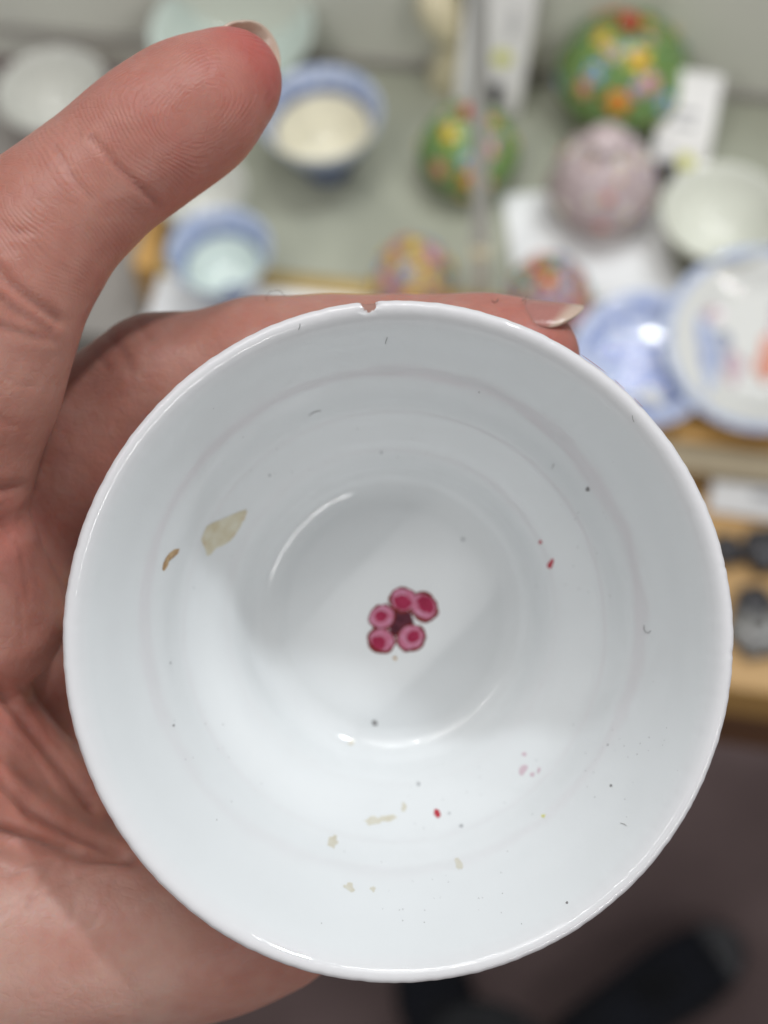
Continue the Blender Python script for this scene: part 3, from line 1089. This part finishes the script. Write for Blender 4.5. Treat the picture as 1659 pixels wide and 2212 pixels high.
a7, a6 = INDEX[7][0], INDEX[6][0]
nail(a7, np.array([0.82, 0.57, -0.03]), np.array([-0.27, 0.42, -0.87]), 5.35, 1.1, -5.5, 6.9, 0.60, "translucent index fingernail seen from behind the fingertip")
m7 = MIDDLE[7][0]
nail(m7, np.array([1, -0.05, 0.05]), np.array([0, 0.965, 0.27]), 6.40, 0.80, -5.8, 6.0, 0.80, "pink fingernail with long pale free edge", point=0.15, droop=0.5)

M_hair = material("dark_fibre", (0.09, 0.06, 0.05), 0.5)


def strand(pts, r):
    """a fine fibre through points of the hand's frame (mm)"""
    P = [np.array(p, float) for p in pts]
    V, F = [], []
    for i, p in enumerate(P):
        d = P[min(i + 1, len(P) - 1)] - P[max(i - 1, 0)]
        d /= np.linalg.norm(d)
        x = np.cross(d, [0.1, 0.2, 1.0]); x /= np.linalg.norm(x)
        y = np.cross(d, x)
        for j in range(5):
            t = j * 1.2566
            V.append((p + r * (x * math.cos(t) + y * math.sin(t))) * 0.001)
    for i in range(len(P) - 1):
        for j in range(5):
            F.append((i * 5 + j, i * 5 + (j + 1) % 5, (i + 1) * 5 + (j + 1) % 5, (i + 1) * 5 + j))
    return mesh("fibre", V, F, M_hair, hand, Matrix())


strand([hp(1062, 648, -14), hp(1068, 654, -13.4), hp(1074, 650, -13.6), hp(1078, 643, -15)], 0.035)
strand([hp(1128, 650, -14), hp(1134, 646, -14.5), hp(1138, 640, -15)], 0.03)
strand([hp(578, 655, -19), hp(574, 640, -18), hp(586, 629, -17.5), hp(604, 628, -17.5), hp(616, 640, -18)], 0.025)

# ------------------------------------------------------------------ porcelain on the shelves
M_cream = material("cream_glaze", (0.74, 0.70, 0.56), 0.12, noise=0.04, nscale=60)
M_wglaze = material("white_bowl_glaze", (0.68, 0.69, 0.62), 0.12, noise=0.04, nscale=60)
M_celadon = material("pale_celadon_glaze", (0.62, 0.70, 0.66), 0.1, noise=0.05, nscale=50)
M_greyglaze = material("greyish_glaze", (0.60, 0.60, 0.56), 0.15, noise=0.05, nscale=50)
M_blueband = material("blue_washed_glaze", (0.27, 0.34, 0.55), 0.12, color2=(0.55, 0.60, 0.71), nscale=200)
M_blue = material("cobalt_glaze", (0.035, 0.06, 0.17), 0.15, color2=(0.10, 0.15, 0.32), nscale=180)
M_paleblue = material("pale_blue_glaze", (0.60, 0.66, 0.74), 0.12, noise=0.08, nscale=150)


def bowl_profile(d, h, foot=0.42, flare=1.0):
    r = d / 2
    return [(0, h * .12), (r * .25, h * .125), (r * .42, h * .18), (r * .62, h * .38), (r * .80, h * .66), (r * .93 * flare, h * .93), (r, h),
            (r * 1.01, h * 1.005), (r * 1.0, h * .96), (r * .88, h * .74), (r * .70, h * .42), (r * (foot + .06), h * .15), (r * foot, h * .10),
            (r * foot, 0), (r * foot * .85, 0), (r * foot * .8, h * .06), (0, h * .06)]


def bowl(px, py, z, d, h, label, m_in, m_out, group=None, bandm=None, band=0.82, cat="bowl", motif=None, foot=0.42, name="bowl", tilt=None, blue_out=None):
    """one bowl standing on the plane z, its rim centred on the picture point"""
    p = at(px, py, z + h * 0.001)
    p.z = z
    mats = [m_in, m_out, bandm or m_in, M_blue]

    def mf(r, zz, th, t):
        inner = t < 7.2 / 16
        if inner:
            if bandm is not None and d / 2 * (band - .055 + 0.014 * math.sin(th * 14)) < r < d / 2 * band:
                return 3
            if bandm is not None and r > d / 2 * band:
                return 2
            if motif and motif(r / (d / 2), th):
                return 3
            return 0
        if blue_out and blue_out(zz / h, th):
            return 3
        return 1
    M_ = T(p + Vector((0, 0, 0.0004)))
    if tilt is not None:
        M_ = M_ @ tilt
    o_ = lathe(name, bowl_profile(d, h, foot), mats, None, M_, seg=64, sub=3, matf=mf)
    tag(o_, label, cat, group)
    return o_


G_CUPS = "small porcelain bowls on the shelves"
bowl(112, 192, Z_S - 0.03, 55, 30, "pale grey bowl at the far left beyond the index finger", M_greyglaze, M_pinkf, G_CUPS)
bowl(500, 62, Z_S, 78, 34, "large pale celadon bowl behind the raised fingertip", M_celadon, M_celadon, G_CUPS)
bowl(692, 244, Z_S, 56, 37, "blue rimmed bowl with cream inside, right of the fingertip", M_cream, M_paleblue, G_CUPS, M_blueband, 0.86,
     blue_out=lambda q, th: q < 0.75 and math.cos(th + 0.9) > -0.1)
bowl(432, 408, Z_S, 42, 26, "pale bowl with a navy spot, half hidden below the index finger", M_greyglaze, M_paleblue, G_CUPS,
     blue_out=lambda q, th: q < 0.7 and math.cos(th + 1.9) > 0.1)
bowl(474, 540, Z_S + 0.001, 46, 30, "small cup with a broad blue rim above the white liner", M_celadon, M_blueband, G_CUPS, M_blueband, 0.80,
     motif=lambda q, th: q < 0.5 and math.cos(th + 1.3) > 0.5, blue_out=lambda q, th: q < 0.6 and math.cos(th + 1.0) > 0.0, cat="cup", name="cup")
bowl(1562, 458, Z_S, 54, 27, "cream white bowl at the right edge of the shelf", M_wglaze, M_cream, G_CUPS)


# plates on the oak deck
def plate_profile(d, h):
    r = d / 2
    return [(0, h * .35), (r * .4, h * .35), (r * .58, h * .38), (r * .68, h * .5), (r * .80, h * .75), (r * .95, h * .95), (r, h), (r * 1.005, h * .93),
            (r * .9, h * .70), (r * .66, h * .25), (r * .56, h * .12), (r * .55, 0), (r * .51, 0), (r * .5, h * .15), (0, h * .16)]


def plate(px, py, z, d, h, label, mats, mf, motifs, tilt):
    p = at(px, py, z)
    o_ = lathe("plate", plate_profile(d, h), mats, None, T(p + Vector((0, 0, 0.0004))) @ tilt, seg=80, sub=3, matf=mf)
    tag(o_, label, "plate", "porcelain plates on the oak deck")
    for k, (x, y, rx, ry, a, m) in enumerate(motifs):
        V, F = [(x, y, 0)], []
        n = 14
        for i in range(n):
            t = 2 * math.pi * i / n
            q = 1 + 0.22 * math.sin(3 * t + k) + 0.1 * math.sin(5 * t + 2 * k)
            X, Y = rx * q * math.cos(t), ry * q * math.sin(t)
            V.append((x + X * math.cos(a) - Y * math.sin(a), y + X * math.sin(a) + Y * math.cos(a), 0))
        pr = catmull(plate_profile(d, h)[:7], 6)
        V = [(vx * .001, vy * .001, (np.interp(math.hypot(vx, vy), pr[:, 0], pr[:, 1]) + 0.25) * .001) for vx, vy, _ in V]
        F = [(0, 1 + i, 1 + (i + 1) % n) for i in range(n)]
        mesh("painted_motif", V, F, m, o_)
    return o_


M_pb = material("blue_wash", (0.40, 0.47, 0.68), 0.06, spec=0.25, color2=(0.60, 0.65, 0.78), nscale=110)
M_cob = material("cobalt_wash", (0.04, 0.075, 0.30), 0.12, color2=(0.16, 0.22, 0.48), nscale=200)
M_pw = material("plate_white_glaze", (0.66, 0.66, 0.635), 0.06, spec=0.3, noise=0.04, nscale=60)
M_pbw = material("blue_white_glaze", (0.60, 0.64, 0.73), 0.06, spec=0.25, color2=(0.16, 0.23, 0.52), nscale=150)
M_org = material("coral_enamel", (0.62, 0.16, 0.06), 0.2, noise=0.3, nscale=200)
M_slate = material("slate_blue_enamel", (0.15, 0.17, 0.27), 0.2, noise=0.3, nscale=200)
M_mauve = material("mauve_enamel", (0.46, 0.30, 0.34), 0.2, noise=0.3, nscale=200)
plate(1388, 790, Z_D + 0.0065, 63, 9, "small blue and white plate beside the fingertip and the larger plate", [M_pbw, M_pb, M_pw],
      lambda r, z, th, t: (1 if r > 28 else 0) if t < .45 else 2,
      [(-8, 1, 9, 8, .3, M_cob), (-3, -9, 8, 6, 1, M_cob), (13, -9, 5, 5, 0, M_cob), (10, 6, 8, 4, .5, M_cob), (4, -16, 7, 4, 0, M_pw), (17, 0, 4, 7, 0, M_pw),
       (-15, -7, 7, 8, 0, M_pb), (3, 15, 12, 5, 0, M_pb)], CABROT @ Matrix.Rotation(R(10), 4, 'X'))
plate(1640, 748, Z_D + 0.0115, 84, 10, "larger white plate with blue rim and coral flower at right edge", [M_pw, M_blueband],
      lambda r, z, th, t: 1 if (t < .5 and r > 38.5) else 0,
      [(-16, -4, 4, 9, .25, M_slate), (-11, -12, 5, 8, .3, M_mauve), (6, -7, 8, 10, 0, M_org), (9, 8, 6, 8, .4, M_mauve), (-22, 10, 6, 3, .5, M_mauve), (12, 18, 7, 4, 0, M_slate)],
      CABROT @ Matrix.Rotation(R(13), 4, 'X'))

# ------------------------------------------------------------------ round boxes covered in painted flowers
M_flow = {}
for nm, c in (("yellow", (0.72, 0.55, 0.05)), ("orange", (0.70, 0.17, 0.03)), ("pink", (0.68, 0.28, 0.45)), ("violet", (0.36, 0.25, 0.55)),
              ("sky", (0.20, 0.38, 0.68)), ("red", (0.55, 0.07, 0.04)), ("white", (0.72, 0.70, 0.66)), ("leaf", (0.08, 0.25, 0.04)), ("mauve", (0.50, 0.36, 0.40)),
              ("rose", (0.62, 0.18, 0.20)), ("teal", (0.10, 0.38, 0.36))):
    M_flow[nm] = material(nm + "_flower_enamel", c, 0.15, noise=0.2, nscale=400)
M_green = material("green_enamel_ground", (0.07, 0.17, 0.03), 0.14, color2=(0.24, 0.36, 0.15), nscale=330)
M_mauveg = material("mauve_enamel_ground", (0.40, 0.31, 0.31), 0.22, color2=(0.55, 0.46, 0.47), nscale=260)
M_multi = material("dark_enamel_ground", (0.25, 0.22, 0.24), 0.15, color2=(0.40, 0.20, 0.14), nscale=260)
M_band = material("dull_gilt_band", (0.16, 0.12, 0.06), 0.25, metal=0.5)
M_eye = M_flow["yellow"]


def flower_mesh(m, lobes=6):
    n = lobes * 6
    V, F, fm = [(0, 0, 0.10)], [], []
    for ring_, z in ((0.32, 0.09), (0.8, 0.06), (1.0, -0.06)):
        for i in range(n):
            t = 2 * math.pi * i / n
            q = ring_ * (1.0 if ring_ < .5 else 0.78 + 0.22 * math.cos(lobes * t))
            V.append((q * math.cos(t), q * math.sin(t), z - 0.1 * q * q))
    for i in range(n):
        j = (i + 1) % n
        F.append((0, 1 + i, 1 + j)); fm.append(1)
        for k in range(2):
            F.append((1 + k * n + i, 1 + (k + 1) * n + i, 1 + (k + 1) * n + j, 1 + k * n + j)); fm.append(0)
    me_ = bpy.data.meshes.new("painted_flower")
    me_.from_pydata(V, [], F)
    me_.materials.append(m)
    me_.materials.append(M_eye if m is not M_flow["yellow"] else M_flow["orange"])
    me_.polygons.foreach_set("material_index", np.asarray(fm, dtype=np.int32))
    me_.polygons.foreach_set("use_smooth", np.ones(len(F), dtype=bool))
    me_.update()
    return me_


FLM = {k: flower_mesh(m) for k, m in M_flow.items()}


def flower_box(px, py, z, d, h, label, ground, knobm, cols, nfl, size, group, seed, fixed=(), knob=0.10):
    """a lidded round box; its middle stands at the picture point"""
    rs = random.Random(seed)
    p = at(px, py, z + h * 0.0005)
    p.z = z
    root = empty("flower_box", T(p + Vector((0, 0, 0.0003))))
    tag(root, label, "porcelain box", group)
    r = d / 2
    zb = h * 0.36
    base_ = [(0, h * .03), (r * .5, h * .03), (r * .52, 0), (r * .60, 0), (r * .62, h * .03), (r * .85, h * .16), (r * .97, h * .29), (r * .985, zb)]
    lathe("box_base", base_ + [(r * .80, zb), (0, zb - 1)], ground, root, Matrix(), seg=48, sub=2)
    lathe("gilt_band", [(r * .95, zb - .2), (r * 1.005, zb + .1), (r * 1.01, zb + .7), (r * 1.0, zb + 1.6), (r * .95, zb + 1.8)], M_band, root, Matrix(), seg=48, sub=2)
    lid = [(0, h * .90), (r * .20, h * .895), (r * .45, h * .84), (r * .70, h * .73), (r * .88, h * .58), (r * .98, h * .44), (r * .99, zb + 1.9), (r * .9, zb + 1.9), (0, zb + 2.0)]
    lathe("lid", lid, ground, root, Matrix(), seg=48, sub=3)
    kr = r * knob * 1.6
    lathe("lid_knob", [(0, h * 1.02), (kr * .6, h * 1.01), (kr, h * .97), (kr * .8, h * .925), (kr * .5, h * .89), (0, h * .885)], knobm, root, Matrix(), seg=24, sub=3)
    lp = catmull([(0, h * .90), (r * .20, h * .895), (r * .45, h * .84), (r * .70, h * .73), (r * .88, h * .58), (r * .98, h * .44), (r * .99, zb + 1.9)], 6)
    bp_ = catmull(base_[4:], 6)
    toc = (ORG - p)
    facing = math.atan2(toc.y, toc.x)
    spots = []

    def put(prof, f, az, s_, colname):
        i = f * (len(prof) - 1)
        i0 = int(min(i, len(prof) - 2))
        q = prof[i0] + (prof[i0 + 1] - prof[i0]) * (i - i0)
        tg = prof[i0 + 1] - prof[i0]
        n2 = np.array([-tg[1], tg[0]]) if prof is lp else np.array([tg[1], -tg[0]])
        n2 = n2 / np.linalg.norm(n2)
        if n2[0] < 0:
            n2 = -n2
        pos = Vector((q[0] * math.cos(az), q[0] * math.sin(az), q[1])) * .001
        nn = Vector((n2[0] * math.cos(az), n2[0] * math.sin(az), n2[1]))
        qd = nn.to_track_quat('Z', 'Y').to_matrix().to_4x4()
        Mx = T(pos + nn * 0.0004) @ qd @ Matrix.Rotation(rs.uniform(0, 6), 4, 'Z') @ Matrix.Diagonal((s_ * .001, s_ * .001, s_ * .001, 1))
        link("painted_flower", FLM[colname], root, Mx)
        spots.append(pos + nn * 0.0004)
    for (f, daz, s_, cn) in fixed:
        put(lp, f, facing + daz, s_, cn)
    tries = 0
    made = 0
    while made < nfl and tries < 600:
        tries += 1
        low = rs.random() < 0.22
        prof = bp_ if low else lp
        f = rs.uniform(0.15, .9) if low else rs.uniform(.22, .95)
        az = rs.uniform(0, 2 * math.pi)
        s_ = size * rs.uniform(.75, 1.15)
        i0 = int(f * (len(prof) - 1))
        q = prof[i0]
        pos = Vector((q[0] * math.cos(az), q[0] * math.sin(az), q[1])) * .001
        if any((pos - k).length < (s_ + size) * .00078 for k in spots):
            continue
        put(prof, f, az, s_, rs.choice(cols))
        made += 1
    return root


G_BOX = "round lidded boxes covered in painted flowers"
GC = ["yellow", "orange", "pink", "violet", "sky", "leaf", "leaf", "leaf", "leaf", "leaf", "white", "mauve", "teal"]
flower_box(1350, 142, Z_S, 63, 60, "large green flowered box with red knob at the back of the shelf", M_green, M_flow["red"], GC, 36, 3.9, G_BOX, 3,
           fixed=((.36, .40, 7.4, "yellow"), (.66, -.05, 7.2, "orange"), (.55, .55, 5.8, "pink"), (.57, .28, 4.5, "violet"), (.52, -.65, 5.8, "sky"), (.66, -.70, 5.4, "rose"),
                  (.74, .75, 5.4, "sky"), (.30, -1.2, 5.8, "yellow"), (.33, -.5, 5.4, "mauve")))
flower_box(1012, 312, Z_S, 47, 47, "green flowered box with red knob standing behind the steel post", M_green, M_flow["red"], GC, 26, 3.3, G_BOX, 8,
           fixed=((.48, .55, 6.6, "pink"), (.72, 0.0, 5.2, "orange"), (.55, 0.0, 4.8, "sky"), (.35, -.9, 5.4, "yellow"), (.7, -.7, 5, "rose")))
flower_box(1304, 382, Z_S, 50, 55, "mauve grey round box with pointed knob, below the large green box", M_mauveg, M_mauveg, ["mauve", "white", "rose", "mauve", "violet", "white"], 40, 3.4, G_BOX, 5, knob=.22)
MC = ["yellow", "orange", "pink", "violet", "sky", "rose", "red", "mauve", "teal", "yellow", "rose"]
flower_box(893, 590, Z_S, 37, 38, "small multicoloured flowered box left of the steel post", M_multi, M_flow["yellow"], MC, 40, 4.2, G_BOX, 11)
flower_box(1185, 625, Z_S, 37, 38, "small red and orange flowered box right of the post, above the fingernail", M_multi, M_flow["leaf"], MC, 40, 4.2, G_BOX, 14)

# ------------------------------------------------------------------ cream figurine, tags, post
M_ivory = material("ivory_glaze", (0.76, 0.68, 0.47), 0.15, noise=0.06, nscale=60)
pf = at(1030, 185, Z_S)
fig = empty("cream_figurine", T(pf) @ CABROT)
tag(fig, "cream ceramic bird figurine standing behind the larger price tag", "figurine")
lathe("figurine_base", [(0, 0), (17, 0), (19, 2), (18.5, 8), (16, 18), (12, 28), (9, 36), (0, 38)], M_ivory, fig, Matrix.Diagonal((1.25, 0.62, 1, 1)), seg=40, sub=3)
bpy.context.view_layer.update()


def blob(name, pts, m, parent, k=3):
    """a smooth body through centres and radii (mm) in the parent's frame"""
    V, F = [], []
    n = 20
    P = [np.array(a[:3], float) for a in pts]
    for i, a in enumerate(pts):
        d = P[min(i + 1, len(P) - 1)] - P[max(i - 1, 0)]
        d /= np.linalg.norm(d)
        e = np.cross(d, [0, 1, .1]); e /= np.linalg.norm(e)
        g = np.cross(d, e)
        for j in range(n):
            t = 2 * math.pi * j / n
            V.append((P[i] + a[3] * (e * math.cos(t) + g * math.sin(t))) * .001)
    for i in range(len(pts) - 1):
        for j in range(n):
            F.append((i * n + j, i * n + (j + 1) % n, (i + 1) * n + (j + 1) % n, (i + 1) * n + j))
    F.append(tuple(range(n))[::-1])
    F.append(tuple((len(pts) - 1) * n + j for j in range(n)))
    return mesh(name, V, F, m, parent)


blob("figurine_head", [(-6, 0, 26, 5), (-10, 1, 32, 8), (-15, 2, 40, 10.5), (-18, 3, 48, 11), (-19, 3, 55, 9), (-18, 3, 60, 5), (-17, 3, 62, 1)], M_ivory, fig)
blob("figurine_wing", [(14, 0, 8, 1), (15, 0, 12, 4), (15, 1, 20, 5), (13, 2, 30, 4), (11, 2, 36, 1)], M_ivory, fig)

M_card = material("white_card", (0.86, 0.85, 0.84), 0.6, noise=0.03, nscale=60)
M_dot = material("yellow_sticker", (0.74, 0.74, 0.24), 0.5, noise=0.05)
M_ink = material("grey_print", (0.42, 0.42, 0.43), 0.7)
M_clip = material("dark_clip_metal", (0.06, 0.06, 0.07), 0.35, metal=0.6)


def price_tag(base_l, base_r, z, height, lean, label, dot, marks, th=0.0016, base_lift=0.0, roll=0.0):
    """a card standing between two points of its base line, leaning back by lean radians"""
    a, b_ = at(*base_l, z), at(*base_r, z)
    ex = (b_ - a); wid = ex.length; ex.normalize()
    bk = Vector((0, 0, 1)).cross(ex)
    ey = Vector((0, 0, 1)) * math.cos(lean) + bk * math.sin(lean)
    ez = ex.cross(ey)
    Mt = Matrix((ex, ey, ez)).transposed().to_4x4()
    Mt.translation = (a + b_) / 2 + Vector((0, 0, base_lift))
    root = empty("price_tag", Mt @ Matrix.Rotation(roll, 4, 'Z'))
    tag(root, label, "price tag", "white price tags")
    box("card", (wid, height, th), M_card, root, T(0, height / 2, th), 0.0003)
    bm = bmesh.new()
    bmesh.ops.create_cone(bm, cap_ends=True, segments=20, radius1=dot[2], radius2=dot[2], depth=0.0003)
    me_ = bpy.data.meshes.new("sticker_dot"); bm.to_mesh(me_); bm.free(); me_.materials.append(M_dot)
    link("sticker_dot", me_, root, T(dot[0] * wid, dot[1] * height, th * 1.5 + 0.0002))
    for (x, y, w, h_) in marks:
        box("print_mark", (w * wid, h_ * height, 0.0002), M_ink, root, T(x * wid, y * height, th * 1.5 + 0.00015))
    return root, wid


t1, w1 = price_tag((980, 240), (1122, 244), Z_S, 0.090, R(14), "tall white price tag with yellow dot in front of the cream figurine", (.12, .33, .0046),
                   [(.22, .60 - .04 * i, .14, .02) for i in range(4)], roll=R(-6), base_lift=0.003)
box("tag_clip", (0.012, 0.010, 0.006), M_clip, t1, T(0, 0.012, 0.0062), 0.001)
t2, w2 = price_tag((1402, 372), (1520, 390), Z_S, 0.048, R(42), "white price tag with yellow dot between mauve box and cream bowl", (.12, .16, .0042),
                   [(-.05, .62, .5, .05), (-.02, .5, .4, .05)], th=0.0022)
box("tag_clip", (0.010, 0.007, 0.007), M_clip, t2, T(-0.006, 0.0036, 0.0068), 0.001)
t3, w3 = price_tag((1528, 1102), (1800, 1142), Z_E, 0.020, R(52), "low white price tag on the oak below the plates", (.32, .5, .0035), [(-.02, .5, .3, .18)])

# slim steel post in front of the shelf, with a small clip
pb = at(1038, 640, Z_D)
pp = Vector((pb.x, pb.y, 0))
post = empty("shelf_post", T(Vector((pb.x, pb.y, Z_D + 0.0012))))
tag(post, "slim grey steel post rising in front of the green box", "post")
M_steel = material("brushed_steel", (0.52, 0.53, 0.51), 0.4, noise=0.1)
ph_ = 0.30
box("post_bar", (0.0066, 0.0050, ph_), M_steel, post, T(0, 0, ph_ / 2) @ CABROT, 0.0008)
box("post_clip", (0.0075, 0.0075, 0.006), M_ivory, post, T(0, 0, 0.035) @ CABROT, 0.001)

# corner post with a dark foot at the upper left
c0 = at(140, 108, Z_S - 0.03)
cp = empty("corner_post", T(c0))
tag(cp, "pale metal corner post with dark foot above the far left bowl", "post")
box("post_bar", (0.010, 0.008, 0.16), material("pale_metal", (0.36, 0.36, 0.37), 0.3, metal=0.6), cp, T(0, 0, 0.084) @ CABROT, 0.001)
box("post_foot", (0.024, 0.014, 0.006), material("dark_rubber", (0.12, 0.12, 0.13), 0.6), cp, T(0, 0, 0.003) @ CABROT, 0.001)

# little metal ornaments on the low oak deck
M_orn = material("dull_pewter", (0.10, 0.10, 0.11), 0.45, metal=0.5, color2=(0.04, 0.035, 0.035), nscale=300)
M_orn2 = material("worn_silver", (0.30, 0.30, 0.28), 0.4, metal=0.5, color2=(0.10, 0.09, 0.09), nscale=250)
for (x, y, d, h, m, lb) in ((1566, 1195, 15, 9, M_orn, "small dark pewter ornament close to the cup edge, nearest the white tag"),
                            (1652, 1195, 22, 10, M_orn, "dark pewter ornament cut by the right edge below the tag"),
                            (1634, 1365, 26, 8, M_orn2, "round worn silver ornament on the lower oak deck"),
                            (1628, 1312, 18, 9, M_orn, "dark ornament behind the round silver one")):
    p = at(x, y, Z_E)
    r = d / 2
    root = empty("ornament", T(p + Vector((0, 0, .0003))))
    tag(root, lb, "ornament", "small metal ornaments on the oak deck")
    lathe("ornament_body", [(0, 0), (r * .7, 0), (r * .95, h * .15), (r, h * .4), (r * .8, h * .7), (r * .45, h * .85), (0, h * .88)], m, root, Matrix(), seg=24, sub=3,
          wob=lambda a, b2, th: (a * (1 + .08 * np.cos(6 * th)), b2))
    lathe("ornament_knob", [(r * .2, h * .8), (r * .3, h * 1.0), (r * .2, h * 1.2), (0, h * 1.25)], m, root, Matrix(), seg=16, sub=3)

# ------------------------------------------------------------------ shoes and trouser legs at the bottom
M_navy = material("navy_suede", (0.004, 0.005, 0.010), 0.8, color2=(0.007, 0.009, 0.018), nscale=30)
M_sole = material("black_rubber", (0.006, 0.006, 0.007), 0.5)
M_toe = material("glossy_toe_cap", (0.05, 0.05, 0.056), 0.3, coat=1.0)
M_trou = material("charcoal_trouser", (0.035, 0.036, 0.040), 0.9, noise=0.3, nscale=60)


def shoe(px, py, ang, label, leglabel):
    """the toe points along ang; the picture point is the middle of the toe"""
    p = at(px, py, 0.04)
    p.z = 0
    root = empty("shoe", T(p) @ Matrix.Rotation(ang, 4, 'Z') @ Matrix.Scale(0.72, 4))
    tag(root, label, "shoe", "dark shoes on the carpet")

    def shell(name, secs, m):
        n = 24
        V, F = [], []
        for (y, w, zt, zb_) in secs:
            for j in range(n):
                t = 2 * math.pi * j / n
                c, s_ = math.cos(t), math.sin(t)
                V.append((w * np.sign(c) * abs(c) ** .8, y, zb_ + (zt - zb_) * (0.5 + 0.5 * np.sign(s_) * abs(s_) ** .8)))
        for i in range(len(secs) - 1):
            for j in range(n):
                F.append((i * n + j, i * n + (j + 1) % n, (i + 1) * n + (j + 1) % n, (i + 1) * n + j))
        F.append(tuple(range(n))[::-1]); F.append(tuple((len(secs) - 1) * n + j for j in range(n)))
        return mesh(name, V, F, m, root)
    shell("shoe_upper", [(.074, .003, .026, .019), (.071, .013, .034, .017), (.063, .024, .042, .016), (.045, .035, .051, .015), (.01, .045, .060, .015), (-.04, .047, .075, .015),
                         (-.10, .040, .095, .015), (-.16, .036, .10, .015), (-.19, .030, .10, .015), (-.205, .012, .09, .02)], M_navy)
    shell("shoe_sole", [(.079, .005, .012, .002), (.075, .017, .017, .001), (.065, .029, .018, .001), (.045, .040, .018, .001), (.0, .050, .018, .001), (-.06, .047, .018, .001), (-.14, .040, .018, .001),
                        (-.19, .034, .018, .001), (-.212, .015, .016, .002)], M_sole)
    shell("toe_cap", [(.0765, .004, .028, .018), (.0725, .0150, .0365, .0165), (.0645, .0262, .0445, .0155), (.048, .0365, .0525, .0148), (.030, .0425, .0580, .0148)], M_toe)
    for k in range(4):
        box("lace", (.040, .006, .004), M_sole, root, T(0, -.03 - .016 * k, .073 + .007 * k) @ Matrix.Rotation(R(-18), 4, 'X'), .0015)
    Vs = []
    leg = lathe("trouser_leg", [(52, 85), (56, 80), (58, 95), (56, 140), (58, 150), (58, 170), (54, 172), (0, 172)], M_trou, None,
                T(p) @ Matrix.Rotation(ang, 4, 'Z') @ T(0, -0.215, 0), seg=40, sub=3, wob=lambda a, b2, th: (a * (1 + .04 * np.sin(3 * th + b2 * .03)), b2))
    tag(leg, leglabel, "trouser leg", "charcoal trouser legs")


shoe(1500, 2085, R(-66), "black shoe with glossy toe on the carpet at lower right", "charcoal trouser leg above the right hand shoe")
shoe(935, 2130, R(8), "navy shoe just below the cup rim at the bottom", "charcoal trouser leg at the bottom below the thumb")
